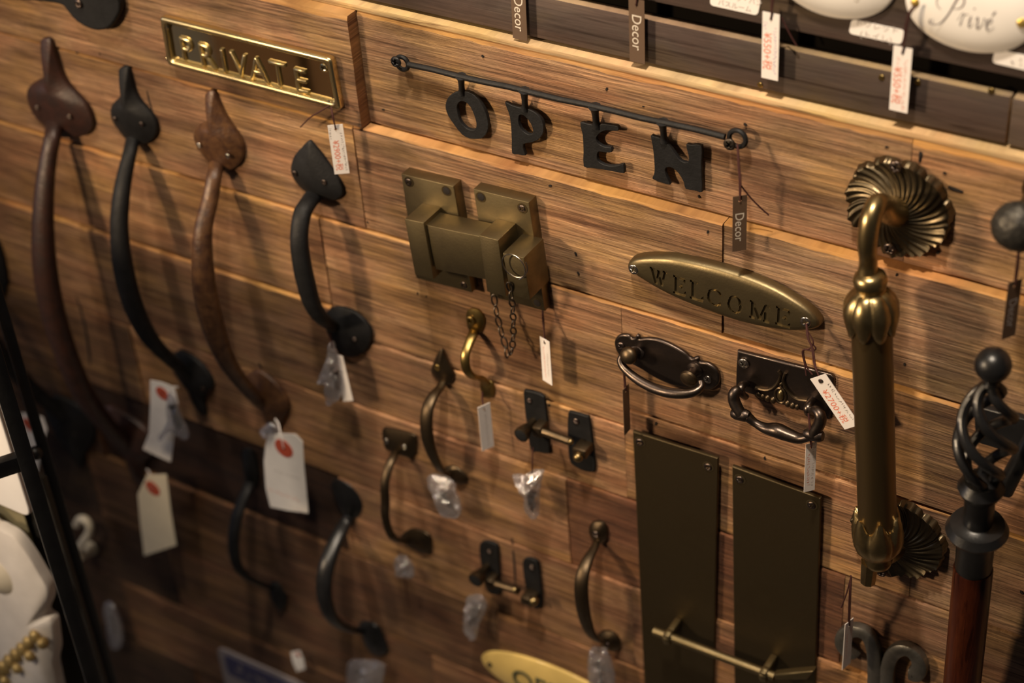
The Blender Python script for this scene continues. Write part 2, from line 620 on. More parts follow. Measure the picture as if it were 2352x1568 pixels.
def sphere_geo(c, r, segs=16, rings=10, sc=(1, 1, 1)):
    V, Fc = [], []
    c = Vector(c)
    for i in range(rings + 1):
        ph = pi * i / rings
        for k in range(segs):
            th = 2 * pi * k / segs
            V.append(c + Vector((r * sin(ph) * cos(th) * sc[0], r * sin(ph) * sin(th) * sc[1], r * cos(ph) * sc[2])))
    for i in range(rings):
        for k in range(segs):
            l = (k + 1) % segs
            Fc.append((i * segs + k, i * segs + l, (i + 1) * segs + l, (i + 1) * segs + k))
    return V, Fc


def box_geo(c, sx, sy, sz, bev=0.0):
    c = Vector(c)
    bm = bmesh.new()
    bmesh.ops.create_cube(bm, size=1.0)
    for v in bm.verts:
        v.co = Vector((v.co.x * sx, v.co.y * sy, v.co.z * sz))
    if bev > 0:
        bmesh.ops.bevel(bm, geom=bm.edges[:], offset=bev, segments=2, affect='EDGES', profile=0.5)
    V = [v.co + c for v in bm.verts]
    bm.verts.index_update()
    Fc = [tuple(v.index for v in f.verts) for f in bm.faces]
    bm.free()
    return V, Fc


def quad_prism(px, hf, hb, dz_back=0):
    a = [W(u, v, hf) for u, v in px]
    n = len(a)
    V = a + [Vector((p.x, -hb, p.z)) for p in a]
    Fc = [tuple(range(n)), tuple(range(2 * n - 1, n - 1, -1))]
    for i in range(n):
        j = (i + 1) % n
        Fc.append((i, j, n + j, n + i))
    return V, Fc


def bevelled(geo, off=0.0006, segs=2):
    bm = bmesh.new()
    vs = [bm.verts.new(v) for v in geo[0]]
    for f in geo[1]:
        bm.faces.new([vs[i] for i in f])
    bmesh.ops.recalc_face_normals(bm, faces=bm.faces)
    bmesh.ops.bevel(bm, geom=bm.edges[:], offset=off, segments=segs, affect='EDGES', profile=0.5)
    bm.verts.index_update()
    V = [v.co.copy() for v in bm.verts]
    Fc = [tuple(v.index for v in f.verts) for f in bm.faces]
    bm.free()
    return V, Fc


def text_mesh(body, size, ext=0.00008, bev=0.0, align='CENTER', shear=0.0, space=1.0, off=0.0, res=3):
    c = bpy.data.curves.new('t', 'FONT')
    c.body = body
    c.size = size
    c.extrude = ext
    c.bevel_depth = bev
    c.bevel_resolution = 2
    c.align_x = align
    c.align_y = 'CENTER'
    c.shear = shear
    c.space_character = space
    c.offset = off
    c.resolution_u = res
    o = bpy.data.objects.new('t', c)
    me = bpy.data.meshes.new_from_object(o)
    bpy.data.objects.remove(o)
    bpy.data.curves.remove(c)
    me.materials.clear()
    return me


def put(me, origin, ud, vd, m, name, parent, sx=1.0, angle=35):
    u, v = Vector(ud).normalized(), Vector(vd).normalized()
    n = u.cross(v)
    o = Vector(origin)
    for p in me.vertices:
        x, y, z = p.co
        p.co = o + u * (x * sx) + v * y + n * z
    fix(me, m, True, angle, recalc=False)
    return link(name, me, parent)


def text(body, origin, ud, vd, size, m, parent, name='lettering', **k):
    sx = k.pop('sx', 1.0)
    return put(text_mesh(body, size, **k), origin, ud, vd, m, name, parent, sx)


def scribble(origin, ud, vd, length, height, m, parent, seed=0, name='handwriting', r=0.00012, dens=1.0):
    "small handwriting that cannot be read: short pen strokes in a row"
    rnd = random.Random(seed)
    u, v = Vector(ud).normalized(), Vector(vd).normalized()
    n = u.cross(v)
    geos = []
    x = 0.0
    while x < length:
        wch = height * rnd.uniform(0.55, 0.85)
        for k in range(int(2 * dens + rnd.random() * 1.5)):
            a = Vector(origin) + u * (x + rnd.uniform(0, wch)) + v * rnd.uniform(-0.5, 0.5) * height
            b = Vector(origin) + u * (x + rnd.uniform(0, wch)) + v * rnd.uniform(-0.5, 0.5) * height
            d = (b - a)
            if d.length < height * 0.25:
                d = v * height * 0.5
                b = a + d
            w = d.cross(n).normalized() * r
            geos.append(([a + w + n * 5e-5, b + w + n * 5e-5, b - w + n * 5e-5, a - w + n * 5e-5], [(0, 1, 2, 3)]))
        x += wch * 1.25
    o = mk(name, join(*geos), m, parent, smooth=False)
    return o


# phillips screw head, unit radius, facing -y
def _screw_mesh(mname):
    ring = [(cos(2 * pi * k / 20), sin(2 * pi * k / 20)) for k in range(20)]
    a, b = 0.15, 0.56
    cross = [(a, b), (-a, b), (-a, a), (-b, a), (-b, -a), (-a, -a), (-a, -b), (a, -b), (a, -a), (b, -a), (b, a), (a, a)]
    me = curve_mesh([ring, cross[::-1]], 0.08, 0.14, 2)
    me.materials.clear()
    bm = bmesh.new()
    bm.from_mesh(me)
    for v in bm.verts:
        x, y, z = v.co
        v.co = (x, -(z + 0.22 + 0.18 * max(0, 1 - x * x - y * y)), y)
    fl = bmesh.ops.create_circle(bm, cap_ends=True, segments=16, radius=0.75)
    for v in fl['verts']:
        v.co = (v.co.x, -0.06, v.co.y)
    bm.to_mesh(me)
    bm.free()
    fix(me, mname, True, 40)
    return me


SCREW = {}


def screw(p, r, parent, m='screwdark', rot=0.3, name='screw', sink=0.0):
    if m not in SCREW:
        SCREW[m] = _screw_mesh(m)
    o = bpy.data.objects.new(name, SCREW[m])
    COL.objects.link(o)
    o.parent = parent
    o.location = Vector(p) - root_loc(parent) + Vector((0, sink, 0))
    o.scale = (r, r * 0.9, r)
    o.rotation_euler = (0, rot, 0)
    return o


def disc(name, p, r, m, parent, hh=0.0004, segs=14):
    return mk(name, lathe_geo([(r * 0.9, hh), (r, hh * 0.6), (r, -hh)], p, (0, -1, 0), segs), m, parent)


def ell(cx, cz, a, b, n=48, rot=0.0):
    return [(cx + a * cos(t) * cos(rot) - b * sin(t) * sin(rot), cz + a * cos(t) * sin(rot) + b * sin(t) * cos(rot))
            for t in (2 * pi * k / n for k in range(n))]


def base_of(outline_px, h):
    n = len(outline_px)
    return W(sum(p[0] for p in outline_px) / n, sum(p[1] for p in outline_px) / n, h)



# ================================================================== THE WALL
def plank_geo(x0, x1, zt, zb, hp, seed, back=-0.016):
    rnd = random.Random(seed)
    nx = max(4, int((x1 - x0) / 0.008))
    V, Fc, MI = [], [], []
    so = seed * 3.17
    rows = [0.12, 0.28, 0.45, 0.62, 0.79, 0.93]
    for i in range(nx + 1):
        x = x0 + (x1 - x0) * i / nx
        j1 = noise.noise((x * 55, so, 1.3)) * 0.5 + noise.noise((x * 190, so, 4.1)) * 0.35
        c2 = (0.0030 if zt > -0.57 else 0.0008) + max(0.0, j1) * 0.0048
        c1 = 0.0010 + max(0.0, noise.noise((x * 30, so, 9.0))) * 0.0012
        sag = noise.noise((x * 6, so, 2.0)) * 0.0005
        wz = noise.noise((x * 4.0, so, 7.0)) * 0.0006
        jb = max(0.0, noise.noise((x * 80, so, 5.5))) * 0.0012
        prof = [(back, zt + wz), (hp - c1, zt + wz), (hp + sag, zt - c2)]
        for r in rows:
            z = zt + (zb - zt) * r
            d = noise.noise((x * 7, z * 60, so)) * 0.0005 + noise.noise((x * 40, z * 150, so)) * 0.00018
            prof.append((hp + sag + d, z))
        prof += [(hp + sag, zb + 0.0014 + jb), (hp - 0.0014, zb + 0.0002), (back, zb + 0.0002)]
        for h, z in prof:
            V.append((x, -h, CAM_Z + z))
    m = len(rows) + 6
    for i in range(nx):
        for k in range(m - 1):
            Fc.append((i * m + k, i * m + k + 1, (i + 1) * m + k + 1, (i + 1) * m + k))
            MI.append(1 if k < 2 else 0)
    Fc.append(tuple(range(m)))
    MI.append(2)
    Fc.append(tuple(nx * m + k for k in range(m)))
    MI.append(2)
    return V, Fc, MI


bw = mk('wall_back', box_geo((-0.85, 0.026, 1.25), 2.1, 0.02, 2.5), 'backing', None, smooth=False)
bw['kind'] = 'structure'
bw['label'] = 'wall clad in reclaimed wooden planks'
fl = mk('floor', box_geo((-1.5, -1.95, -0.025), 6.0, 4.0, 0.05), 'floor', None, smooth=False)
fl['kind'] = 'structure'

ZT0 = -0.5672
RH = 0.0917
XL, XR = -1.75, 0.02
N_, G_, R_, D_, Y_ = (1.0, 0.97, 0.93), (0.95, 0.98, 1.0), (0.88, 0.76, 0.70), (0.13, 0.09, 0.08), (1.18, 1.05, 0.9)
ROWS = [
    [(XL, -0.7255, 0.0105, N_), (-0.7245, -0.3125, 0.0, N_), (-0.3120, XR, 0.0005, (1.28, 1.24, 1.16))],
    [(XL, -0.7353, 0.0095, (0.98, 0.92, 0.86)), (-0.7350, -0.4345, 0.0088, (1.0, 0.96, 0.88)), (-0.4340, XR, 0.0074, (1.08, 1.10, 1.12))],
    [(XL, -1.21, 0.0112, N_), (-1.209, -0.7800, 0.0112, (1.05, 0.96, 0.84)), (-0.7797, -0.5130, 0.0100, (1.02, 0.95, 0.86)), (-0.5130, XR, 0.0100, (1.02, 0.95, 0.86))],
    [(XL, -0.7805, 0.0140, (0.88, 0.80, 0.72), -0.8362, None), (-0.7801, -0.5129, 0.0112, (0.95, 0.87, 0.80), -0.862, None), (-0.5129, -0.2850, 0.0110, (1.0, 0.90, 0.80), -0.845, None), (-0.2850, XR, 0.0108, (0.93, 0.93, 0.93), -0.845, None)],
    [(XL, -1.02, 0.0150, (0.50, 0.44, 0.38)), (-1.019, -0.5665, 0.0140, (0.92, 0.82, 0.74)), (-0.5663, -0.3330, 0.0128, (0.48, 0.35, 0.31)), (-0.3328, XR, 0.0120, (0.72, 0.68, 0.68))],
    [(XL, -1.095, 0.0165, (0.34, 0.29, 0.26)), (-1.094, -0.8010, 0.0130, D_), (-0.8007, -0.5100, 0.0150, (0.95, 0.86, 0.78)), (-0.5097, -0.3590, 0.0150, R_), (-0.3587, XR, 0.0150, (1.1, 0.92, 0.75))],
]
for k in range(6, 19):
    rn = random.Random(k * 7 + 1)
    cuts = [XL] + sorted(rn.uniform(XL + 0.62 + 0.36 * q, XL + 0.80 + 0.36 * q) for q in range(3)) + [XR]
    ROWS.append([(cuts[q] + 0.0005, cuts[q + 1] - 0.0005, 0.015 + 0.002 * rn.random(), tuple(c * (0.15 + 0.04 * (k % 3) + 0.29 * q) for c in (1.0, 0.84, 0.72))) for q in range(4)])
seed = 11
for k, row in enumerate(ROWS):
    zt, zb = ZT0 - RH * k, ZT0 - RH * (k + 1)
    if CAM_Z + zt < 0.004:
        break
    zb = max(zb, -CAM_Z + 0.001)
    for pk in row:
        seed += 1
        a, b, hp, colr = pk[:4]
        t = pk[4] if len(pk) > 4 and pk[4] else zt
        bb = zb
        if k == 2:
            bb = -0.8355 if b < -0.77 else (-0.8615 if b < -0.5 else -0.8440)
        V, Fc, MI = plank_geo(a, b, t - 0.0004, bb + 0.0004, hp, seed)
        me = bpy.data.meshes.new('plank')
        me.from_pydata(V, [], Fc)
        for mm in ('wood', 'sawn' if k < 3 or (k == 3 and (b < -0.7 or a > -0.3)) else 'wood', 'endgrain'):
            me.materials.append(M[mm])
        me.polygons.foreach_set('material_index', MI)
        fix(me, None, True, 35)
        o = link('plank', me, bw)
        o.color = (*colr, 1)
# pale lath capping the planks
lo = mk('lath', bevelled(box_geo((-0.85, 0.0080, CAM_Z - 0.5652), 1.80, 0.0160, 0.0042), 0.0004), 'lath', bw)
# filler behind the mid-row step so no dark slot shows through
for (u, v, r) in ((1109, 129, 0.0011), (1394, 204, 0.0013), (1478, 244, 0.0008), (1712, 286, 0.0013), (2037, 337, 0.0012), (2170, 397, 0.0012),
                  (2155, 579, 0.0014), (2060, 630, 0.0012), (881, 251, 0.0012), (1264, 426, 0.0013), (1606, 451, 0.0012), (1626, 532, 0.0012),
                  (1323, 582, 0.0014), (1329, 627, 0.0013), (1262, 930, 0.0012), (506, 123, 0.0014), (177, 120, 0.0014), (230, 123, 0.001),
                  (2078, 836, 0.0013), (1757, 1052, 0.0013), (1507, 972, 0.0016), (960, 673, 0.0013), (845, 510, 0.0012), (2347, 1360, 0.0016), (980, 680, 0.001)):
    p = W(u, v, 0.008)
    zk = int((ZT0 - (p.z - CAM_Z)) / RH)
    hp = next((q[2] for q in ROWS[max(0, zk)] if q[0] <= p.x <= q[1]), 0.01)
    r *= 0.8
    p = W(u, v, hp)
    g = lathe_geo([(r, 0.0006), (r, -0.001)], p, (0, -1, 0), 8, fn=lambda th, rr, a: (rr * (1 + 0.35 * sin(2 * th + u)), a))
    mk('nail_hole', g, 'hole', bw, smooth=False)
# ------------------------------------------------------------------ dark display boards above


def board(name, label, x0, x1, zt, zb, hf, thick):
    g = bevelled(box_geo(((x0 + x1) / 2, -(hf - thick / 2), CAM_Z + (zt + zb) / 2), x1 - x0, thick, zt - zb), 0.0007)
    me = bpy.data.meshes.new(name)
    me.from_pydata([tuple(v) for v in g[0]], [], g[1])
    me.materials.append(M['darkwood'])
    me.materials.append(M['darkedge'])
    me.update()
    for p in me.polygons:
        p.material_index = 1 if p.normal.z > 0.9 or abs(p.normal.x) > 0.9 else 0
    fix(me, None, True, 30)
    o = link(name, me, None, at=((x0 + x1) / 2, 0.0, CAM_Z + zb))
    return tagp(o, label, 'board')


BH = -0.0060
zb_low = W(1300, 102, BH).z - CAM_Z
zt_low = W(1924, 138, BH).z - CAM_Z
zb_up = W(1924, 92, BH).z - CAM_Z
xj = W(2326, 207, BH).x
bd1 = board('display_board', 'narrow dark brown board running just above the pale plank edge', -1.50, xj - 0.0008, zt_low, zb_low, BH, 0.0095)
bd2 = board('display_board', 'short dark brown board butted against the end of the narrow one', xj + 0.0008, 0.02, zt_low, zb_low, BH + 0.0006, 0.0095)
bd3 = board('display_board', 'dark brown board carrying the white oval enamel signs', -1.50, 0.02, zt_low + 0.13, zb_up, BH, 0.0095)
for (u, v) in ((2025, 178), (2108, 189), (2277, 209), (1746, 195)):
    p = W(u, v, BH)
    mk('nail', lathe_geo([(0.0016, 0.0007), (0.0020, 0.0003), (0.0020, -0.001)], p, (0, -1, 0), 10), 'brassbody', bd1)


def hw(u, v):
    "height of the plank surface seen at a pixel"
    h = 0.01
    for _ in range(3):
        p = W(u, v, h)
        z = p.z - CAM_Z
        if z > ZT0:
            return BH
        k = min(len(ROWS) - 1, int((ZT0 - z) / RH))
        h = next((q[2] for q in ROWS[k] if q[0] - 0.001 <= p.x <= q[1] + 0.001), 0.012)
    return h

# splits and gouges in the wood
for (pts, w0, hp) in ((((337, 208), (344, 236), (352, 262)), 0.0020, 0.0150), (((2118, 330), (2115, 350), (2112, 372)), 0.0022, 0.0018),
                      (((175, 680), (192, 735), (203, 800), (207, 838)), 0.0030, 0.0180), (((595, 832), (604, 860), (606, 890)), 0.0030, 0.0178),
                      (((1176, 1235), (1181, 1290), (1184, 1345)), 0.0022, 0.0185), (((2178, 428), (2195, 436), (2212, 441)), 0.0028, 0.0015)):
    pth = []
    for q, (u, v) in enumerate(pts):
        p = W(u, v, hw(u, v) + 0.0002)
        wq = 0.5 * w0 * (0.25 + 0.75 * sin(pi * (q + 0.5) / len(pts)))
        pth.append((p.x, p.y, p.z, wq, 0.0002))
    mk('split', tube_geo(crom(pth, 4), 6), 'hole', bw)



# ================================================================== THINGS ON THE WALL
def cen(px):
    return sum(p[0] for p in px) / len(px), sum(p[1] for p in px) / len(px)


def handle(name, label, m, top, bot, grip, th=0.006, dome=0.003, group=None, flat=0.72, nails=(), nail_m='screwdark', segs=16, power=0.9):
    cu, cv = cen(top)
    ht = hw(cu, cv)
    olt = crom(xz(top, ht + th), 4, True)
    tcen = W(cu, cv, ht + th)
    if isinstance(bot, tuple):            # mirrored copy of the top plate
        bu, bv, sc = bot
        hb = hw(bu, bv)
        bc = W(bu, bv, hb + th)
        olb = [(bc.x + (p[0] - tcen.x) * sc, bc.z - (p[1] - tcen.z) * sc) for p in olt][::-1]
    else:
        bu, bv = cen(bot)
        hb = hw(bu, bv)
        bc = W(bu, bv, hb + th)
        olb = crom(xz(bot, hb + th), 4, True)
    t = thing(name, label, 'handle', (tcen.x, 0, bc.z), group)
    mk('top_plate', dome_geo(olt, ht, ht + th * 0.55, ht + th + dome, (tcen.x, tcen.z)), m, t)
    mk('bottom_plate', dome_geo(olb, hb, hb + th * 0.55, hb + th + dome, (bc.x, bc.z)), m, t)
    path = []
    n = len(grip)
    for i, (u, v, w) in enumerate(grip):
        X = tcen.x + (bc.x - tcen.x) * i / (n - 1)
        if i == 0:
            p = W(u, v, ht + th * 0.7)
        elif i == n - 1:
            p = W(u, v, hb + th * 0.7)
        else:
            p = WX(u, v, X)
            lo = (ht if i < n / 2 else hb) + th * 0.8
            if -p.y < lo:
                p = W(u, v, lo)
        r = 0.5 * w * depth(p) / F_PX
        path.append((p.x, p.y, p.z, r, r * flat))
    mk('grip', tube_geo(crom(path, 7), segs, power=power), m, t)
    for (u, v, r) in nails:
        hh = (ht if (v - cv) ** 2 + (u - cu) ** 2 < (v - bv) ** 2 + (u - bu) ** 2 else hb) + th + dome * 0.55
        screw(W(u, v, hh), r, t, nail_m, rot=u * 0.7)
    return t


Z1 = lambda p: zz(0, 0, 0.31881, p)
H1T = Z1([(268, 312), (290, 290), (322, 290), (346, 315), (366, 380), (392, 470), (425, 560), (475, 640), (545, 715), (605, 785), (640, 870), (642, 930), (605, 980), (540, 1000), (460, 1010),
          (390, 1000), (330, 965), (290, 920), (235, 865), (190, 790), (170, 710), (180, 650), (225, 605), (282, 578), (300, 545), (290, 470), (274, 380)])
handle('pull_handle', 'longest reddish brown iron pull handle with lobed ends beside black one', 'rust', H1T, (292, 1035, 1.0),
       [(126, 285, 44), (120, 318, 40), (110, 370, 42), (102, 440, 48), (99, 520, 54), (103, 610, 60), (118, 700, 62), (147, 800, 60), (190, 900, 56), (240, 970, 50), (275, 1005, 46), (292, 1030, 44)],
       th=0.008, dome=0.004, nails=((86, 246, 0.0026), (160, 268, 0.0026)))
H2T = Z1([(838, 512), (862, 494), (888, 496), (908, 520), (926, 590), (948, 672), (990, 745), (1045, 805), (1095, 872), (1113, 940), (1092, 1005), (1045, 1045), (990, 1055), (925, 1040),
          (885, 1010), (838, 955), (795, 890), (777, 825), (792, 762), (838, 715), (852, 685), (846, 620), (840, 560)])
handle('pull_handle', 'long matt black iron pull handle between the two rusty brown ones', 'black', H2T, (440, 888, 0.95),
       [(305, 320, 34), (298, 352, 34), (287, 400, 38), (278, 455, 43), (274, 525, 46), (283, 613, 52), (306, 701, 52), (343, 775, 46), (386, 822, 38), (418, 850, 34), (438, 880, 34)],
       th=0.0065, dome=0.004, nails=((264, 273, 0.0022), (325, 285, 0.0022), (466, 892, 0.0022)))
H3T = Z1([(1462, 690), (1490, 665), (1522, 682), (1550, 740), (1592, 830), (1642, 912), (1690, 982), (1728, 1060), (1733, 1135), (1700, 1200), (1640, 1240), (1565, 1245), (1505, 1195),
          (1440, 1130), (1392, 1050), (1377, 985), (1402, 922), (1450, 896), (1475, 868), (1474, 790), (1464, 730)])
handle('pull_handle', 'varnished rust brown iron pull handle with long tapering ends under brass plate', 'rustlight', H3T, (611, 935, 0.95),
       [(497, 378, 38), (492, 405, 36), (483, 455, 40), (467, 525, 44), (465, 595, 52), (471, 666, 58), (486, 736, 58), (510, 806, 50), (540, 858, 42), (575, 900, 38), (603, 928, 36)],
       th=0.0065, dome=0.004, nails=((458, 333, 0.0024), (524, 358, 0.0024)), nail_m='steel')
H4T = [(704, 327), (715, 336), (732, 356), (746, 376), (760, 396), (773, 416), (783, 437), (782, 452), (768, 462), (745, 464), (722, 460), (704, 448), (688, 436), (674, 420), (665, 402), (664, 384), (672, 361), (688, 342)]
H4B = zz(150, 350, 0.35072, [(1690, 1060), (1760, 1025), (1850, 1042), (1925, 1092), (1982, 1162), (1993, 1220), (1968, 1290), (1912, 1338), (1860, 1352), (1800, 1328), (1742, 1268), (1702, 1190), (1682, 1110)])
handle('pull_handle', 'matt black iron pull handle with spade shaped top beside the bronze latch', 'black', H4T, H4B,
       zz(150, 350, 0.35072, [(1620, 290, 120), (1585, 340, 116), (1550, 410, 122), (1532, 550, 124), (1545, 700, 130), (1575, 850, 132), (1620, 1000, 122), (1685, 1090, 108), (1760, 1140, 104)]),
       th=0.005, dome=0.003, nails=((677, 398, 0.0024), (745, 418, 0.0024), (815, 778, 0.0022)))
# black handle at the far end, half hidden by the rack
t0 = [(-60, 560), (-40, 545), (-10, 560), (10, 640), (0, 690), (-40, 700), (-75, 660), (-80, 610)]
H0B = zz(0, 650, 0.2934, [(330, 960), (400, 900), (520, 935), (620, 1000), (700, 1090), (725, 1180), (700, 1270), (650, 1340), (620, 1440), (590, 1450), (560, 1380), (500, 1300), (420, 1200), (350, 1080)])
handle('pull_handle', 'black iron pull handle partly hidden behind the black rack uprights', 'black', t0, H0B,
       [(-30, 690, 40), (-45, 720, 44), (-30, 770, 44), (0, 812, 42), (38, 856, 40), (80, 900, 36), (120, 932, 34), (150, 955, 34)], th=0.006, nails=((172, 995, 0.0022),))

Z5 = lambda p: zz(850, 700, 0.31884, p)
handle('pull_handle', 'small shiny brass pull handle with rounded screw tab below the latch', 'brassbody',
       Z5([(686, 100), (692, 52), (722, 32), (770, 38), (805, 72), (820, 120), (812, 170), (795, 205), (750, 205), (704, 182), (692, 150)]),
       Z5([(785, 560), (830, 545), (882, 572), (892, 640), (872, 672), (815, 672), (795, 640)]),
       Z5([(750, 190, 80), (738, 220, 76), (714, 275, 72), (690, 350, 70), (686, 420, 72), (704, 480, 74), (745, 518, 76), (800, 528, 78), (838, 570, 74)]), th=0.0022, dome=0.001, flat=0.5, nails=((1083, 735, 0.0042),), nail_m='brassbody')
handle('pull_handle', 'antique brass pull handle with pointed teardrop top and broad grip', 'bronzedark',
       Z5([(492, 332), (514, 332), (530, 370), (562, 430), (592, 490), (600, 530), (572, 578), (520, 575), (470, 546), (440, 510), (432, 470), (450, 420), (470, 372)]),
       Z5([(520, 1190), (580, 1165), (640, 1195), (690, 1250), (690, 1290), (640, 1300), (570, 1280), (530, 1240)]),
       Z5([(525, 555, 60), (500, 600, 70), (452, 660, 84), (415, 750, 96), (405, 860, 104), (420, 980, 104), (455, 1090, 92), (505, 1180, 76), (570, 1225, 70)]), th=0.003, dome=0.0025, flat=0.5, nails=((1005, 843, 0.0030),), nail_m='brassbody')
ZA = lambda p: zz(850, 1150, 0.26655, p)
handle('pull_handle', 'slim dark brass pull handle ending in small rectangular plates', 'bronzedark',
       Z5([(82, 902), (150, 905), (285, 938), (322, 970), (322, 1055), (295, 1108), (235, 1102), (160, 1075), (105, 1048), (82, 985)]),
       ZA([(250, 320), (335, 255), (430, 270), (500, 312), (522, 380), (512, 460), (445, 468), (335, 420), (270, 375)]),
       Z5([(195, 1050, 60), (165, 1100, 64), (130, 1180, 66), (106, 1300, 68), (110, 1420, 70)]) + ZA([(130, 130, 76), (165, 260, 78), (215, 325, 80), (300, 350, 80)]), th=0.004, dome=0.001, flat=0.6,
       nails=((888, 1012, 0.0026), (929, 1026, 0.0026)), nail_m='steel')
handle('pull_handle', 'dark bronze pull handle with round screw ends beside the push plates', 'bronzedark',
       ZA([(1945, 195), (2000, 215), (2030, 280), (2025, 350), (1985, 385), (1920, 365), (1880, 310), (1872, 250), (1895, 205)]),
       ZA([(1950, 1170), (2010, 1140), (2080, 1160), (2130, 1220), (2135, 1290), (2090, 1315), (2020, 1300), (1970, 1250)]),
       ZA([(1955, 350, 60), (1930, 410, 74), (1880, 500, 98), (1838, 610, 120), (1820, 730, 130), (1828, 880, 132), (1855, 1020, 124), (1895, 1130, 105), (1950, 1190, 90), (2010, 1215, 80)]), th=0.005, dome=0.002, flat=0.5,
       nails=((1369, 1226, 0.0032), (1395, 1480, 0.0030)))
Z3 = lambda p: zz(400, 800, 0.31888, p)
ZB = lambda p: zz(450, 1150, 0.26652, p)
handle('pull_handle', 'plain matt black pull handle hanging below the dark plank', 'black',
       Z3([(478, 750), (520, 735), (560, 775), (588, 860), (592, 940), (568, 1000), (520, 1000), (495, 930), (482, 840)]),
       ZB([(615, 735), (680, 728), (735, 795), (768, 860), (745, 945), (702, 958), (660, 900), (630, 830)]),
       Z3([(545, 960, 80), (525, 1020, 84)]) + ZB([(385, 40, 104), (345, 170, 108), (325, 320, 108), (332, 470, 106), (370, 580, 100), (440, 655, 92), (540, 705, 84), (640, 745, 80)]), th=0.005, flat=0.6)
handle('pull_handle', 'glossy black iron pull handle catching light on its curved grip', 'blackgloss',
       Z3([(1118, 985), (1145, 957), (1200, 967), (1270, 1012), (1328, 1090), (1346, 1160), (1310, 1225), (1245, 1245), (1192, 1205), (1160, 1140), (1125, 1045)]),
       ZB([(1390, 1075), (1480, 1062), (1560, 1112), (1610, 1220), (1638, 1300), (1600, 1348), (1525, 1348), (1455, 1280), (1415, 1180)]),
       ZB([(1330, 120, 90), (1295, 180, 110), (1240, 280, 130), (1180, 410, 140), (1130, 550, 146), (1105, 700, 146), (1112, 840, 142), (1150, 965, 134), (1220, 1055, 118), (1320, 1100, 104), (1420, 1120, 100)]), th=0.005, flat=0.65)

# iron strap at the top edge of the picture
SP = Z1([(-260, -150), (-260, -50), (0, -6), (250, 10), (430, 35), (480, 80), (540, 150), (620, 200), (700, 222), (785, 203), (840, 130), (862, 70), (850, 5), (790, -70), (600, -130), (430, -118), (200, -130)])
hs = hw(150, 20)
st = thing('iron_strap', 'black iron hinge strap with a rounded leaf end above the pull handles', 'hinge', W(150, 0, 0))
pplate('strap', SP, hs + 0.008, hs, 'black', st, bev=0.002, smooth_n=3)
screw(W(182, 8, hs + 0.008), 0.0038, st, 'screwdark')

# ------------------------------------------------------------------ brass PRIVATE plate
hp = hw(580, 140)
t = thing('door_sign', 'polished brass plate embossed PRIVATE with raised rim and corner screws', 'sign', W(580, 150, 0))
q = [(367, 36), (762, 134), (785, 254), (386, 148)]
c4 = [W(u, v, hp + 0.006) for u, v in q]
ol = [(p.x, p.z) for p in c4]


def rounded(ol, r, n=4):
    out = []
    m = len(ol)
    for i in range(m):
        a, b, c = Vector(ol[i - 1]), Vector(ol[i]), Vector(ol[(i + 1) % m])
        d1, d2 = (a - b).normalized(), (c - b).normalized()
        p1, p2 = b + d1 * r, b + d2 * r
        for k in range(n + 1):
            s = k / n
            out.append(tuple((1 - s) ** 2 * p1 + 2 * s * (1 - s) * b + s * s * p2))
    return out


def inset(ol, d):
    cx = sum(p[0] for p in ol) / len(ol)
    cz = sum(p[1] for p in ol) / len(ol)
    W_ = max(p[0] for p in ol) - min(p[0] for p in ol)
    H_ = max(p[1] for p in ol) - min(p[1] for p in ol)
    return [(cx + (p[0] - cx) * (1 - 2 * d / W_), cz + (p[1] - cz) * (1 - 2 * d / H_)) for p in ol]


plate('back_plate', [rounded(inset(ol, 0.001), 0.003)], hp + 0.0035, hp, 'brass', t, bev=0.0006)
plate('rim', [rounded(ol, 0.004), rounded(inset(ol, 0.0052), 0.003)], hp + 0.0075, hp + 0.0005, 'brassrim', t, bev=0.0022, res=4)
ud = (W(762, 134, hp) - W(367, 36, hp)).normalized()
vd = Vector((-ud.z, 0, ud.x))
# the letters, spaced as on the plate
for ch, (u, v) in zip('PRIVATE', ((430, 116), (476, 131), (515, 142), (552, 151), (594, 162), (641, 172), (692, 188))):
    text(ch, W(u, v, hp + 0.0040), ud, vd, 0.0285, 'brassrim', t, name='letter', ext=0.0006, bev=0.0011, off=-0.0009, sx=0.92)
for (u, v) in ((380, 60), (390, 134), (745, 155), (759, 240)):
    screw(W(u, v, hp + 0.0050), 0.0034, t, 'brass', rot=u)

# ------------------------------------------------------------------ iron OPEN sign
Z3o = lambda p: zz(850, 80, 0.25510, p)
Z4o = lambda p: zz(1300, 0, 0.28694, p)
t = thing('hanging_letters', 'black iron rod sign with hanging letters spelling OPEN', 'sign', W(1300, 250, 0))
ho = 0.0085
hl = 0.0058
LO = Z3o([(805, 508), (880, 514), (940, 548), (1000, 622), (1048, 720), (1064, 810), (1056, 868), (1022, 922), (978, 938), (900, 936), (830, 902), (762, 820), (702, 730), (678, 660), (684, 600), (712, 552), (760, 522)])
LOi = Z3o([(810, 602), (858, 607), (903, 652), (938, 730), (955, 800), (948, 846), (915, 858), (862, 838), (812, 780), (788, 700), (783, 640)])
LP = Z3o([(1212, 607), (1270, 634), (1340, 656), (1400, 662), (1440, 677), (1498, 712), (1546, 770), (1562, 840), (1552, 898), (1508, 948), (1440, 973), (1380, 985), (1384, 1045), (1398, 1086), (1330, 1078), (1277, 1068), (1274, 960), (1264, 780), (1242, 690)])
LPi = Z3o([(1342, 728), (1380, 727), (1428, 772), (1462, 840), (1462, 888), (1425, 897), (1372, 864), (1338, 800)])
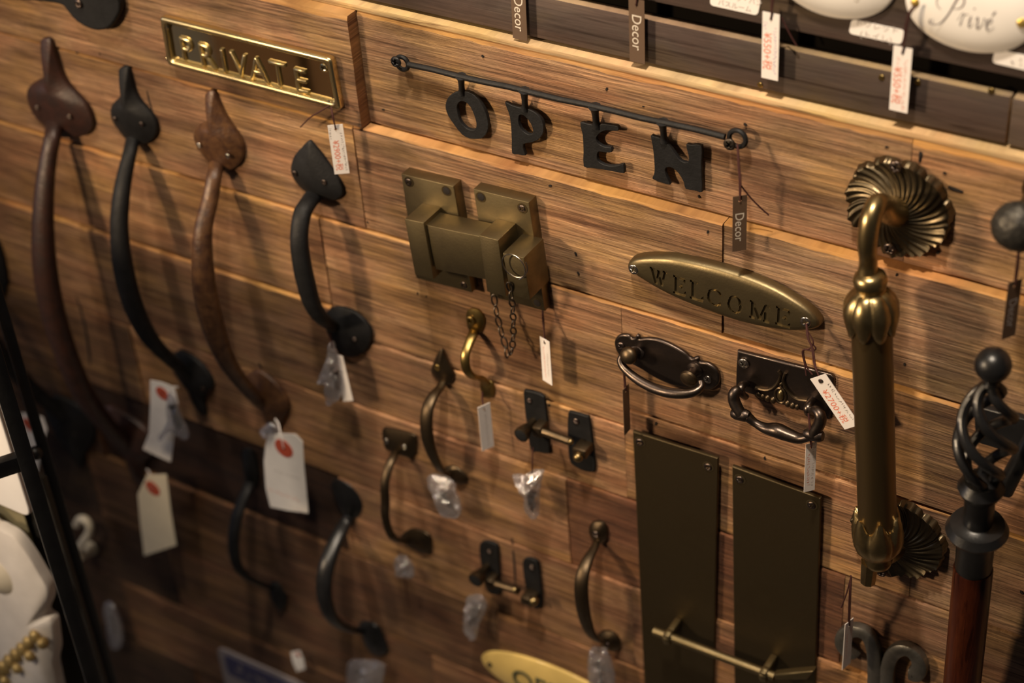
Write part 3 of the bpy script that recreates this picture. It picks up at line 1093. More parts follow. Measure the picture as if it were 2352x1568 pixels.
LE = Z3o([(1890, 792), (1950, 802), (2010, 812), (2062, 818), (2082, 803), (2200, 818), (2233, 830), (2233, 864), (2180, 864), (2122, 862), (2072, 882), (2038, 920), (2038, 950), (2058, 984), (2110, 1010), (2168, 1016), (2173, 1058), (2120, 1060), (2062, 1052), (2043, 1080), (2048, 1130), (2082, 1160), (2150, 1180), (2230, 1176), (2278, 1167), (2288, 1238), (2268, 1246), (2150, 1224), (2000, 1199), (1922, 1186), (1920, 1050), (1912, 900)])
LN = Z4o([(677, 1087), (702, 1092), (760, 1110), (800, 1140), (850, 1200), (900, 1270), (938, 1298), (973, 1298), (983, 1270), (973, 1220), (960, 1157), (1000, 1162), (1083, 1167), (1083, 1300), (1086, 1420), (1088, 1538), (1040, 1528), (957, 1513), (942, 1460), (902, 1390), (852, 1345), (812, 1340), (792, 1360), (807, 1420), (833, 1478), (780, 1468), (692, 1434), (702, 1400), (708, 1350), (702, 1250), (692, 1170)])
for ltr, hole in ((LO, [LOi]), (LP, [LPi]), (LE, []), (LN, [])):
    ols = [crom(xz(ltr, hl), 2, True)] + [crom(xz(h_, hl), 3, True) for h_ in hole]
    plate('letter', ols, hl, hl - 0.0030, 'black', t, bev=0.0004)
a, b = W(938, 148, ho), W(1665, 313.5, ho)
rodp = [(*(a + (b - a) * k / 12 + Vector((0, 0, 0.0004 * sin(k * 1.9)))), 0.0021, 0.0021) for k in range(13)]
mk('rod', tube_geo(rodp, 10), 'black', t)
for p0, p1, w in ((Z3o([(818, 372)])[0], Z3o([(828, 530)])[0], 0.0022), (Z3o([(1388, 500)])[0], Z3o([(1396, 675)])[0], 0.0022), (Z3o([(2022, 645)])[0], Z3o([(2040, 830)])[0], 0.0024), (Z4o([(772, 975)])[0], Z4o([(787, 1130)])[0], 0.0023)):
    A, B = W(*p0, ho), W(*p1, hl - 0.001)
    pts = [(*(A + (B - A) * s), w * f_, w * f_) for s, f_ in ((0, 1.9), (0.14, 1.3), (0.4, 1.0), (0.75, 1.0), (1, 1.35))]
    mk('stem', tube_geo(crom(pts, 3), 10), 'black', t)
for (cu, cv, rr) in ((924, 145, 0.0050), (1694, 318, 0.0058)):
    c = W(cu, cv, ho - 0.002)
    ringp = [(c.x + rr * cos(k * pi / 12), c.y, c.z + rr * sin(k * pi / 12), 0.0017, 0.0017) for k in range(25)]
    mk('end_ring', tube_geo(ringp, 9, side=(0, 1, 0)), 'black', t)
screw(W(911, 141, ho + 0.002), 0.0042, t, 'blackgloss', rot=0.2)
screw(W(1677, 330, ho + 0.002), 0.0042, t, 'chainmetal', rot=0.7)

# ------------------------------------------------------------------ bronze slide latch
Z6 = lambda p: zz(880, 350, 0.35088, p)
hb = 0.0085
t = thing('slide_latch', 'heavy square bronze slide latch with ring pull and short chain', 'latch', W(1080, 700, 0))
h1 = hb + 0.0105
pl1 = mk('base_plate', bevelled(quad_prism(Z6([(118, 140), (460, 222), (583, 918), (215, 822)]), h1, hb), 0.0005), 'bronze', t)
pl2 = mk('base_plate', bevelled(quad_prism(Z6([(590, 238), (953, 328), (1060, 1040), (700, 940)]), h1, hb), 0.0005), 'bronze', t)
h2 = h1 + 0.023
mk('keeper', bevelled(quad_prism(Z6([(140, 434), (265, 461), (331, 832), (208, 800)]), h2, h1), 0.0006), 'bronze', t)
mk('keeper', bevelled(quad_prism(Z6([(628, 542), (753, 575), (806, 945), (680, 912)]), h2 + 0.001, h1), 0.0006), 'bronze', t)
mk('bolt', bevelled(quad_prism(Z6([(280, 474), (640, 552), (672, 832), (345, 765)]), h2 - 0.0025, h1 + 0.002), 0.0005), 'bronze', t)
pb = mk('bolt_end', bevelled(quad_prism(Z6([(782, 658), (920, 690), (962, 966), (835, 930)]), h2 + 0.004, h1), 0.0005), 'bronze', t)
for (x, y, mm) in ((170, 192, 'screwdark'), (415, 252, 'hole'), (640, 292, 'hole'), (912, 365, 'screwdark'), (533, 865, 'screwdark'), (1008, 985, 'hole')):
    (u, v), = Z6([(x, y)])
    p = W(u, v, h1)
    mk('screw_hole', lathe_geo([(0.0042, 0.0002), (0.0036, 0.0003), (0.0030, 0.0001)], p, (0, -1, 0), 16), 'bronzeplate', t)
    if mm == 'hole':
        disc('hole', W(u, v, h1 + 0.0003), 0.0030, 'hole', t, 0.0003)
    else:
        screw(W(u, v, h1 - 0.0006), 0.0030, t, mm, rot=0.8)
c = W(1184, 608, h2 + 0.007)
rp = [(c.x + 0.0098 * cos(s), c.y + 0.0015 * s / pi, c.z + 0.0098 * sin(s), 0.00055, 0.00055) for s in (pi * 0.16 - 2 * pi * 1.25 * k / 40 for k in range(41))]
rg = mk('split_ring', tube_geo(rp, 8, side=(0, 1, 0)), 'ringmetal', t)


def chain(pts, parent, m, ln=0.0098, wd=0.0056, wr=0.00065):
    pp = [Vector(p) for p in crom([tuple(p) for p in pts], 20)]
    acc, last, idx = 0, pp[0], 0
    spots = [pp[0]]
    step = ln - 2.1 * wr
    for p in pp[1:]:
        acc += (p - last).length
        last = p
        if acc >= step:
            spots.append(p)
            acc = 0
    for a, b in zip(spots, spots[1:]):
        d = (b - a).normalized()
        s = Vector((0, 1, 0)) if idx % 2 else Vector((1, 0.2, 0))
        s = (s - d * s.dot(d)).normalized()
        c = (a + b) / 2
        n = d.cross(s)
        ring = []
        for k in range(21):
            th = 2 * pi * k / 20
            pt = c + d * ((ln / 2 - wr) * cos(th)) + s * ((wd / 2 - wr) * sin(th) * (1 if abs(cos(th)) < 0.6 else 1.05))
            ring.append((*pt, wr, wr))
        mk('chain_link', tube_geo(ring, 6, side=n), m, parent)
        idx += 1


chain([W(1168, 648, h2 + 0.006), W(1176, 690, h2 + 0.003), W(1179, 740, h2 - 0.004), W(1178, 785, h2 - 0.010), W(1172, 822, h2 - 0.014)], t, 'chainmetal')
chain([W(1134, 676, h1 + 0.004), W(1139, 712, h1 + 0.006), W(1152, 765, h1 + 0.007), W(1163, 800, h1 + 0.009), W(1167, 820, h1 + 0.010), W(1156, 812, h1 + 0.010)], t, 'chainmetal')

# ------------------------------------------------------------------ WELCOME oval
Z7 = lambda p: zz(1380, 550, 0.31886, p)
hq = hw(1600, 690)
t = thing('door_sign', 'lens shaped antique brass sign engraved WELCOME', 'sign', W(1660, 700, 0))
WO = Z7([(190, 185), (205, 155), (240, 133), (300, 121), (380, 117), (500, 122), (640, 148), (850, 198), (1060, 265), (1250, 345), (1400, 430), (1500, 500), (1558, 560), (1580, 600), (1570, 632), (1500, 651), (1380, 656), (1200, 633),
         (1000, 588), (800, 520), (620, 450), (450, 370), (330, 300), (240, 240), (203, 215)])
hf = hq + 0.009
oln = crom(xz(WO, hq + 0.006), 4, True)
axl, axr = W(*Z7([(200, 190)])[0], hf), W(*Z7([(1570, 610)])[0], hf)
ax = (axr - axl).normalized()
up = Vector((-ax.z, 0, ax.x))
mid = (axl + axr) / 2
# lens solid: outline rings moved towards the long axis
n = len(oln)
V, Fc = [], []
ringdef = [(1.0, hq), (1.0, hq + 0.0035), (0.985, hq + 0.0052), (0.95, hq + 0.0070), (0.88, hq + 0.0082), (0.72, hq + 0.0088), (0.45, hq + 0.0090), (0.2, hq + 0.0090)]
for s, h in ringdef:
    for p in oln:
        d = Vector((p[0] - mid.x, 0, p[1] - mid.z))
        la, lu = d.dot(ax), d.dot(up)
        w = mid + ax * (la * (1 - (1 - s) * 0.35)) + up * (lu * s)
        V.append(Vector((w.x, -h, w.z)))
for r in range(len(ringdef) - 1):
    for i in range(n):
        j = (i + 1) % n
        Fc.append((r * n + i, r * n + j, (r + 1) * n + j, (r + 1) * n + i))
Fc.append(tuple(range(n)))
k0 = (len(ringdef) - 1) * n
Fc.append(tuple(k0 + i for i in range(n)))
body = mk('plaque', (V, Fc), 'bronze', t, angle=50)

# serif capitals as strokes in a unit box (width given), height 1
SER = {
    'W': (1.15, [[(0.0, 1), (0.34, 1), (0.34, 0.93), (0.0, 0.93)], [(0.08, 0.97), (0.26, 0.97), (0.44, 0.0), (0.36, 0.0)], [(0.36, 0.0), (0.44, 0.0), (0.64, 0.9), (0.56, 0.9)], [(0.50, 0.97), (0.66, 0.97), (0.82, 0.0), (0.74, 0.0)], [(0.74, 0.0), (0.82, 0.0), (1.02, 0.97), (0.95, 0.97)], [(0.84, 1), (1.14, 1), (1.14, 0.93), (0.84, 0.93)]]),
    'E': (0.75, [[(0.0, 1), (0.70, 1), (0.70, 0.92), (0.0, 0.92)], [(0.12, 0.96), (0.30, 0.96), (0.30, 0.04), (0.12, 0.04)], [(0.0, 0.08), (0.74, 0.08), (0.74, 0.0), (0.0, 0.0)], [(0.64, 0.96), (0.70, 0.96), (0.70, 0.74), (0.64, 0.80)], [(0.68, 0.04), (0.74, 0.04), (0.74, 0.30), (0.68, 0.22)], [(0.26, 0.56), (0.54, 0.56), (0.54, 0.48), (0.26, 0.48)], [(0.50, 0.66), (0.55, 0.66), (0.55, 0.38), (0.50, 0.38)]]),
    'L': (0.70, [[(0.0, 1), (0.42, 1), (0.42, 0.93), (0.0, 0.93)], [(0.12, 0.96), (0.30, 0.96), (0.30, 0.04), (0.12, 0.04)], [(0.0, 0.08), (0.70, 0.08), (0.70, 0.0), (0.0, 0.0)], [(0.63, 0.04), (0.70, 0.04), (0.70, 0.32), (0.63, 0.22)]]),
    'M': (1.10, [[(0.0, 1), (0.26, 1), (0.26, 0.93), (0.0, 0.93)], [(0.11, 0.96), (0.19, 0.96), (0.19, 0.04), (0.11, 0.04)], [(0.0, 0.07), (0.30, 0.07), (0.30, 0.0), (0.0, 0.0)], [(0.11, 0.98), (0.27, 0.98), (0.58, 0.02), (0.50, 0.02)], [(0.50, 0.02), (0.58, 0.02), (0.90, 0.98), (0.82, 0.98)], [(0.82, 0.96), (0.99, 0.96), (0.99, 0.04), (0.82, 0.04)], [(0.74, 0.07), (1.10, 0.07), (1.10, 0.0), (0.74, 0.0)], [(0.84, 1), (1.10, 1), (1.10, 0.93), (0.84, 0.93)]]),
}


def arc_strokes(cx, cy, rx, ry, a0, a1, thick, thin, nseg=14):
    out = []
    for k in range(nseg):
        qd = []
        for s in (k - 0.04, k + 1.04):
            a = radians(a0 + (a1 - a0) * s / nseg)
            w = thin + (thick - thin) * abs(cos(a)) ** 1.5
            qd.append(((cx + rx * cos(a), cy + ry * sin(a)), (cx + (rx - w) * cos(a), cy + (ry - thin) * sin(a))))
        out.append([qd[0][0], qd[1][0], qd[1][1], qd[0][1]])
    return out


SER['O'] = (0.95, arc_strokes(0.46, 0.5, 0.46, 0.53, 0, 360, 0.19, 0.07, 20))
SER['C'] = (0.85, arc_strokes(0.46, 0.5, 0.46, 0.53, 52, 308, 0.19, 0.07, 16) + [[(0.70, 0.95), (0.77, 0.95), (0.77, 0.70), (0.70, 0.76)], [(0.70, 0.05), (0.77, 0.05), (0.77, 0.28), (0.70, 0.22)]])


def strokes_geo(quads, org, u_, v_, hgt, wid, top, bot):
    gs = []
    for qd in quads:
        e0, e1 = math.hypot(qd[1][0] - qd[0][0], qd[1][1] - qd[0][1]), math.hypot(qd[2][0] - qd[1][0], qd[2][1] - qd[1][1])
        m0, m1 = [((qd[i][0] + qd[j][0]) / 2, (qd[i][1] + qd[j][1]) / 2) for i, j in (((0, 3), (1, 2)) if e0 < e1 else ((0, 1), (3, 2)))]
        dl = math.hypot(m1[0] - m0[0], m1[1] - m0[1]) or 1
        ex = ((m1[0] - m0[0]) / dl * 0.035, (m1[1] - m0[1]) / dl * 0.035)
        sg = (-1, 1, 1, -1) if e0 < e1 else (-1, -1, 1, 1)
        qd = [(p[0] + ex[0] * g_, p[1] + ex[1] * g_) for p, g_ in zip(qd, sg)]
        A = [org + u_ * (p[0] * wid) + v_ * (p[1] * hgt) for p in qd]
        V = [Vector((p.x, -top, p.z)) for p in A] + [Vector((p.x, -bot, p.z)) for p in A]
        gs.append((V, [(0, 1, 2, 3), (7, 6, 5, 4), (0, 4, 5, 1), (1, 5, 6, 2), (2, 6, 7, 3), (3, 7, 4, 0)]))
    return join(*gs)


WL = Z7([(352, 310), (520, 385), (640, 422), (765, 455), (912, 510), (1068, 560), (1255, 610)])   # lower left corner of each letter
WT = Z7([(340, 195), (520, 258), (640, 292), (765, 345), (912, 395), (1055, 432), (1255, 478)])
WR = Z7([(480, 345), (610, 405), (735, 440), (870, 485), (1020, 540), (1215, 595), (1360, 630)])
cut = []
for ch, a, b, c_ in zip('WELCOME', WL, WT, WR):
    A, B, C_ = W(*a, hf), W(*b, hf), W(*c_, hf)
    hgt = (B - A).dot(up)
    wid = (C_ - A).dot(ax) / SER[ch][0]
    cut.append(strokes_geo(SER[ch][1], A, ax, up, hgt, wid, hf + 0.003, hf - 0.0014))
try:
    cu = bpy.data.meshes.new('cut')
    g = join(*cut)
    cu.from_pydata([tuple(v) for v in g[0]], [], g[1])
    fix(cu, None, False)
    co = bpy.data.objects.new('cut', cu)
    COL.objects.link(co)
    md = body.modifiers.new('engrave', 'BOOLEAN')
    md.operation = 'DIFFERENCE'
    md.solver = 'EXACT'
    md.use_self = True
    md.object = co
    bpy.context.view_layer.update()
    dg = bpy.context.evaluated_depsgraph_get()
    nm = bpy.data.meshes.new_from_object(body.evaluated_get(dg))
    body.modifiers.clear()
    if len(nm.polygons) > len(body.data.polygons):
        body.data = nm
        nm.polygons.foreach_set('use_smooth', [True] * len(nm.polygons))
        nm.set_sharp_from_angle(angle=radians(40))
    bpy.data.objects.remove(co)
except Exception as ex:
    print('engraving skipped', ex)
screw(W(1457, 617, hf - 0.0016), 0.0040, t, 'steel', rot=0.4)
screw(W(1852, 737, hf - 0.0016), 0.0040, t, 'steel', rot=1.0)

# ------------------------------------------------------------------ oval drawer pull
Z8 = lambda p: zz(1400, 750, 0.16578, p)
hq = hw(1530, 830)
t = thing('drawer_pull', 'dark oxidised drawer pull with oval backplate and swinging curved bail', 'drawer pull', W(1530, 870, 0))
OP = Z8([(62, 235), (78, 170), (130, 122), (200, 112), (260, 128), (300, 162), (348, 152), (370, 118), (408, 142), (402, 176), (500, 162), (640, 177), (780, 226), (920, 296), (1040, 371), (1108, 436), (1150, 442), (1190, 427), (1230, 447),
         (1238, 490), (1330, 502), (1430, 556), (1500, 632), (1523, 720), (1508, 800), (1460, 850), (1390, 882), (1310, 878), (1245, 850), (1190, 860), (1120, 850), (1000, 848), (820, 800), (620, 710), (440, 600), (300, 525), (200, 482), (132, 402), (82, 325)])
pplate('backplate', OP, hq + 0.0035, hq, 'oxid', t, bev=0.0014, smooth_n=3)
for (x, y) in ((165, 262), (1362, 722)):
    screw(W(*Z8([(x, y)])[0], hq + 0.0030), 0.0032, t, 'screwdark' if x < 500 else 'steel', rot=0.5)
for (bx, by, kx, ky) in ((385, 345, 262, 402), (1190, 590, 1092, 722)):
    B = W(*Z8([(bx, by)])[0], hq + 0.003)
    K = WX(*Z8([(kx, ky)])[0], B.x)
    if -K.y < hq + 0.012 or -K.y > hq + 0.03:
        K = W(*Z8([(kx, ky)])[0], hq + 0.016)
    d = (K - B)
    L_ = d.length
    mk('post', lathe_geo([(0.0062, 0), (0.0060, 0.0012), (0.0040, 0.0022), (0.0036, L_ * 0.7), (0.0040, L_ * 0.8)], B, d, 18), 'oxid', t)
    mk('post_knob', lathe_geo([(0.0025, L_ * 0.75), (0.0058, L_ * 0.8), (0.0066, L_ * 0.95), (0.0060, L_ * 1.1), (0.0040, L_ * 1.2), (0.0008, L_ * 1.25)], B, d, 18), 'bronzedark', t)
bl = Z8([(175, 400), (150, 470), (200, 570), (330, 690), (500, 800), (700, 885), (900, 925), (1080, 925), (1200, 890), (1275, 820), (1262, 745)])
bh = [0.012, 0.014, 0.016, 0.019, 0.021, 0.022, 0.022, 0.020, 0.017, 0.013, 0.011]
br = [0.0022, 0.0026, 0.0030, 0.0034, 0.0037, 0.0038, 0.0037, 0.0034, 0.0031, 0.0027, 0.0022]
mk('bail', tube_geo(crom([(*W(u, v, hq + h), r, r) for (u, v), h, r in zip(bl, bh, br)], 5), 12), 'oxid', t)

# ------------------------------------------------------------------ rectangular pull with ornament
Z9 = lambda p: zz(1660, 780, 0.22951, p)
hq = hw(1790, 880)
t = thing('drawer_pull', 'dark rectangular drawer pull with beaded relief and hanging bail', 'drawer pull', W(1800, 980, 0))
RP = Z9([(145, 112), (600, 228), (1080, 352), (1113, 385), (1100, 640), (1065, 800), (880, 742), (740, 697), (600, 655), (450, 600), (320, 560), (200, 520), (128, 482), (132, 300)])
hfp = hq + 0.0035
pplate('backplate', RP, hfp, hq, 'oxid', t, bev=0.0012)
for arcp in ([(330, 478), (430, 498), (500, 480), (558, 420), (580, 350), (560, 312)], [(630, 328), (608, 400), (640, 490), (700, 560), (760, 592), (850, 604)]):
    mk('relief_scroll', tube_geo(crom([(*W(u, v, hfp + 0.0004), 0.0016, 0.0012) for u, v in Z9(arcp)], 5), 8, side=(0, 1, 0)), 'bronzedark', t)
o_ = W(*Z9([(580, 555)])[0], hfp)
mk('relief_bead', sphere_geo(o_, 0.0034, 14, 8, (0.75, 0.6, 1.35)), 'gold', t)
rp = [(o_.x + 0.0042 * cos(s), o_.y, o_.z + 0.0064 * sin(s), 0.0009, 0.0009) for s in (2 * pi * k / 24 for k in range(25))]
mk('relief_ring', tube_geo(rp, 6, side=(0, 1, 0)), 'bronzedark', t)
for (x, y, r) in ((360, 548, 0.0022), (400, 570, 0.0024), (450, 586, 0.0026), (505, 604, 0.0026), (650, 640, 0.0026), (700, 660, 0.0026), (745, 672, 0.0022), (582, 445, 0.0018), (585, 478, 0.0014)):
    mk('relief_bead', sphere_geo(W(*Z9([(x, y)])[0], hfp), r, 10, 6, (0.9, 0.7, 1.1)), 'bronzedark', t)
screw(W(*Z9([(215, 230)])[0], hfp), 0.0040, t, 'steel', rot=0.5)
for pts in ([(235, 440), (200, 450), (178, 490), (190, 540), (225, 570)], [(900, 600), (868, 640), (850, 690), (860, 735), (895, 760)]):
    mk('hinge_loop', tube_geo(crom([(*W(u, v, hfp + h), 0.0030, 0.0024) for (u, v), h in zip(Z9(pts), (0.000, 0.006, 0.010, 0.009, 0.005))], 4), 10), 'oxid', t)
for pts, in (([(185, 520), (140, 505), (112, 540), (112, 600), (135, 660), (170, 720), (185, 745)],), ([(880, 710), (930, 705), (970, 745), (978, 800), (958, 860), (925, 910), (915, 945)],)):
    hh = (0.010, 0.012, 0.014, 0.015, 0.016, 0.017, 0.017)
    rr = (0.0026, 0.0034, 0.0040, 0.0042, 0.0042, 0.0040, 0.0044)
    mk('bail_arm', tube_geo(crom([(*W(u, v, hfp + h), r, r) for (u, v), h, r in zip(Z9(pts), hh, rr)], 5), 12), 'oxid', t)
for (x0, y0, x1, y1) in ((92, 735, 270, 765), (820, 935, 1002, 968)):
    A, B = W(*Z9([(x0, y0)])[0], hfp + 0.017), W(*Z9([(x1, y1)])[0], hfp + 0.017)
    mk('bail_foot', tube_geo(crom([(*(A + (B - A) * s), r, r * 0.9) for s, r in ((0, 0.0030), (0.2, 0.0042), (0.5, 0.0046), (0.8, 0.0046), (1, 0.0034))], 3), 10), 'oxid', t)
gb = Z9([(255, 775), (330, 835), (430, 885), (540, 905), (640, 945), (760, 985), (850, 975), (900, 955)])
gr = (0.0036, 0.0030, 0.0040, 0.0054, 0.0050, 0.0040, 0.0032, 0.0034)
mk('bail_bar', tube_geo(crom([(*W(u, v, hfp + 0.0175), r * 0.9, r) for (u, v), r in zip(gb, gr)], 5), 12, power=0.85), 'oxid', t)

# ------------------------------------------------------------------ push plates and bar
hq = 0.0150
for q, lab, scr in (([(1453, 991), (1648, 1053), (1640, 1518), (1633, 1800), (1489, 1752), (1477, 1518)], 'wider dark bronze push plate with a screw hole in each top corner', ((1470, 1014), (1627, 1071))),
                    ([(1681, 1071), (1884, 1145), (1873, 1522), (1866, 1850), (1690, 1800), (1686, 1518)], 'dark bronze push plate hanging under the rectangular drawer pull', ((1700, 1100), (1865, 1159)))):
    t = thing('push_plate', lab, 'push plate', W(*cen(q), 0))
    pplate('plate', q, hq + 0.0035, hq, 'bronzeplate', t, bev=0.0008)
    for (u, v) in scr:
        mk('countersink', lathe_geo([(0.0046, 0.0002), (0.0040, 0.00035), (0.0034, 0.0001)], W(u, v, hq + 0.0035), (0, -1, 0), 16), 'bronze', t)
        screw(W(u, v, hq + 0.0030), 0.0032, t, 'screwdark', rot=u)
Zc = lambda p: zz(1480, 1400, 0.17007, p)
hq2 = hq + 0.0035
t = thing('door_bar', 'slim bronze bar on two brackets bridging both push plates', 'door bar', W(1690, 1510, 0))
hr = hq2 + 0.017
A, B = W(*Zc([(130, 285)])[0], hr), W(*Zc([(1760, 900)])[0], hr)
mk('bar', tube_geo([(*(A + (B - A) * s), 0.0037, 0.0037) for s in (0, 0.02, 0.5, 0.98, 1)], 14), 'bronze', t)
for (a, b) in (((455, 150), (330, 360)), ((1760, 650), (1630, 860))):
    P0, P1 = W(*Zc([a])[0], hq2), W(*Zc([b])[0], hr)
    P0 = Vector((P1.x, -hq2, P1.z))
    mk('bracket', bevelled(box_geo((P1.x, -(hq2 + 0.011), P1.z), 0.0055, 0.022, 0.011), 0.0012), 'bronze', t)
    mk('bracket_collar', lathe_geo([(0.0052, -0.003), (0.0060, -0.002), (0.0060, 0.002), (0.0052, 0.003)], P1, (B - A), 16), 'bronze', t)
tb = Zc([(1740, 880), (2000, 850), (2285, 828), (2190, 950), (1980, 955), (1760, 945)])
pplate('lever_tab', tb, hr + 0.004, hr - 0.003, 'bronze', t, bev=0.0015)

# ------------------------------------------------------------------ big bronze handle with shell rosettes
Rt, Rb = W(2062, 478, 0.004), W(2058, 1238, 0.018)
t = thing('door_pull', 'large antique bronze door pull with swirled shell rosettes and leaf cups', 'handle', (Rt.x, 0, Rb.z))


def rosette(c, R0, n, h0, parent, tw=0.5, flip=1):
    V, Fc = [], []
    nr, ns = 22, n * 32
    for i in range(nr + 1):
        s = i / nr
        for k in range(ns):
            th = 2 * pi * k / ns
            ph = th + flip * tw * (s ** 0.9)
            lob = abs(cos(ph * n / 2)) ** 0.7                     # broad leaf lobes
            x = (ph * n / (2 * pi)) % 1.0
            rid = 0.55 + 0.45 * cos(2 * pi * (x * 3))              # fine ridges, three to a lobe
            edge = 0.93 + 0.085 * lob + 0.022 * rid + 0.02 * sin(th * 3 + 1)
            r = R0 * (0.16 + 0.84 * s) * (1 + (edge - 1) * s ** 2)
            prof = 0.0095 * (1 - s) ** 1.6 + 0.0022 + 0.0022 * s ** 3
            h = h0 + prof + (0.0026 * lob * s ** 1.5) + 0.0013 * (rid ** 2) * min(1, s * 2.2)
            if i == nr:
                h = h0 + 0.0004
            V.append((c.x + r * cos(th), -h, c.z + r * sin(th)))
    for i in range(nr):
        for k in range(ns):
            l = (k + 1) % ns
            Fc.append((i * ns + k, i * ns + l, (i + 1) * ns + l, (i + 1) * ns + k))
    Fc.append(tuple(range(ns)))
    return mk('rosette', (V, Fc), 'rosettemetal', parent, angle=80)


rosette(Rt, 0.0342, 11, 0.001, t, tw=0.75, flip=-1)
rosette(Rb, 0.0342, 11, 0.0125, t, tw=0.75, flip=-1)
screw(W(2059, 382, 0.008), 0.0042, t, 'screwdark')
screw(W(2045, 570, 0.008), 0.0042, t, 'screwdark', rot=1)
screw(W(2025, 1312, 0.014), 0.0040, t, 'screwdark', rot=1)
HB = 0.049
Xt, Xb = Rt.x, Rb.x


def barpt(z):
    s = (Rt.z - z) / (Rt.z - Rb.z)
    return Vector((Xt + (Xb - Xt) * s, -HB, z))


def bar_z(v):
    lo_, hi_ = Rb.z - 0.2, Rt.z + 0.2
    for _ in range(40):
        m_ = (lo_ + hi_) / 2
        if pix(barpt(m_))[1] > v:
            lo_ = m_
        else:
            hi_ = m_
    return m_


zc = bar_z(634)


nk = [(Rt.x, -0.006, Rt.z, 0.0110), (Rt.x, -0.020, Rt.z + 0.008, 0.0082), (Rt.x, -0.032, Rt.z + 0.020, 0.0062), (Rt.x, -0.042, Rt.z + 0.0245, 0.0064), (Rt.x, -0.050, Rt.z + 0.018, 0.0064), (Rt.x, -0.0525, Rt.z + 0.003, 0.0060), (Rt.x, -HB, Rt.z - 0.012, 0.0056), (Rt.x, -HB, zc, 0.0066)]
mk('neck', tube_geo(crom([(*p, p[3]) for p in nk], 6), 16), 'gold', t)
zbar0, zbar1 = bar_z(752), bar_z(1198)
zl = zbar1
axd = (barpt(zbar1) - barpt(zc)).normalized()
Lc = (zc - zbar0)


def cupfn(n, amp, lobe_from, lobe_amp):
    def fn(th, r, a):
        f = abs(cos(th * n / 2))
        rr = r * (1 - amp * (1 - f ** 0.7))
        if a > lobe_from:
            a = lobe_from + (a - lobe_from) * (1 - lobe_amp * (1 - f))
        return rr, a
    return fn


mk('collar', lathe_geo([(0.0066, -0.003), (0.0095, -0.001), (0.0108, 0.003), (0.0098, 0.007), (0.0088, 0.009), (0.0096, 0.011)], barpt(zc), axd, 28), 'gold', t)
prof = [(0.0094, 0.010), (0.0125, 0.013), (0.0155, 0.018), (0.0175, 0.024), (0.0180, 0.030), (0.0172, 0.037), (0.0160, 0.044), (0.0152, 0.050), (0.0140, 0.0515)]
kk = (Lc + 0.002) / 0.0515
mk('leaf_cup', lathe_geo([(r, 0.010 + (a - 0.010) * kk) for r, a in prof], barpt(zc), axd, 96, fn=cupfn(8, 0.09, 0.036 * kk, 0.55)), 'gold', t, angle=60)
L_ = (barpt(zbar1) - barpt(zc)).length
mk('bar', lathe_geo([(0.0128, Lc * 0.5), (0.0128, L_ * 0.6), (0.0128, L_ + 0.012)], barpt(zc), axd, 36), 'bronzetube', t)
prof = [(0.0125, 0.004), (0.0152, 0.003), (0.0168, 0.008), (0.0180, 0.013), (0.0178, 0.019), (0.0160, 0.025), (0.0125, 0.030), (0.0090, 0.033), (0.0082, 0.035), (0.0094, 0.038), (0.0082, 0.042), (0.0050, 0.045), (0.0010, 0.046)]


def lowfn(th, r, a):
    f = abs(cos(th * 3))
    rr = r * (1 - 0.10 * (1 - f ** 0.7)) if a < 0.029 else r
    if a < 0.009:
        a = a - 0.011 * f ** 2 + 0.003
    return rr, a


mk('leaf_cup', lathe_geo(prof, barpt(zbar1) - axd * 0.004, axd, 72, fn=lowfn), 'gold', t, angle=60)
e = barpt(zbar1) + axd * 0.026
nk = [(Rb.x, -0.016, Rb.z, 0.0105), (Rb.x, -0.025, Rb.z - 0.004, 0.0085), (Rb.x, -0.038, (Rb.z + e.z) / 2 - 0.004, 0.0075), (e.x, e.y, e.z, 0.0070)]
mk('neck', tube_geo(crom([(*p, p[3]) for p in nk], 6), 14), 'gold', t)
mk('end_peg', tube_geo([(*W(1998, 1290, 0.034), 0.0065, 0.006), (*W(1993, 1336, 0.034), 0.0055, 0.005)], 8), 'gold', t)

# ------------------------------------------------------------------ hammered knob at the edge
t = thing('round_pull', 'dark hammered round door knob beside the shell rosette', 'knob', W(2345, 500, 0))
kc = W(2338, 520, 0.045)
V, Fc = sphere_geo(kc, 0.0152, 36, 24, (1.0, 0.85, 1.0))
V = [v + (v - kc).normalized() * (0.0007 * noise.noise(v * 260)) for v in V]
mk('knob', (V, Fc), 'knobmetal', t, angle=80)
bs = Vector((kc.x, -0.002, kc.z))
mk('knob_stem', lathe_geo([(0.012, 0), (0.0115, 0.003), (0.008, 0.006), (0.007, 0.020), (0.009, 0.034)], bs, (0, -1, 0), 24), 'bronzedark', t)

# ------------------------------------------------------------------ twisted finial pole
PX_, PH_ = -0.2290, 0.062
ptop = WX(2281, 838, PX_)
t = thing('curtain_pole', 'mahogany pole with black twisted basket finial and ball top', 'pole', (PX_, ptop.y, 0.0))


def pz(u, v):
    return WX(u, v, PX_).z


def paxis(z):
    a, b = WX(2281, 838, PX_), WX(2236, 1300, PX_)
    s = (a.z - z) / (a.z - b.z)
    return a + (b - a) * s


def px2m(u, v, w):
    return w * depth(WX(u, v, PX_)) / F_PX


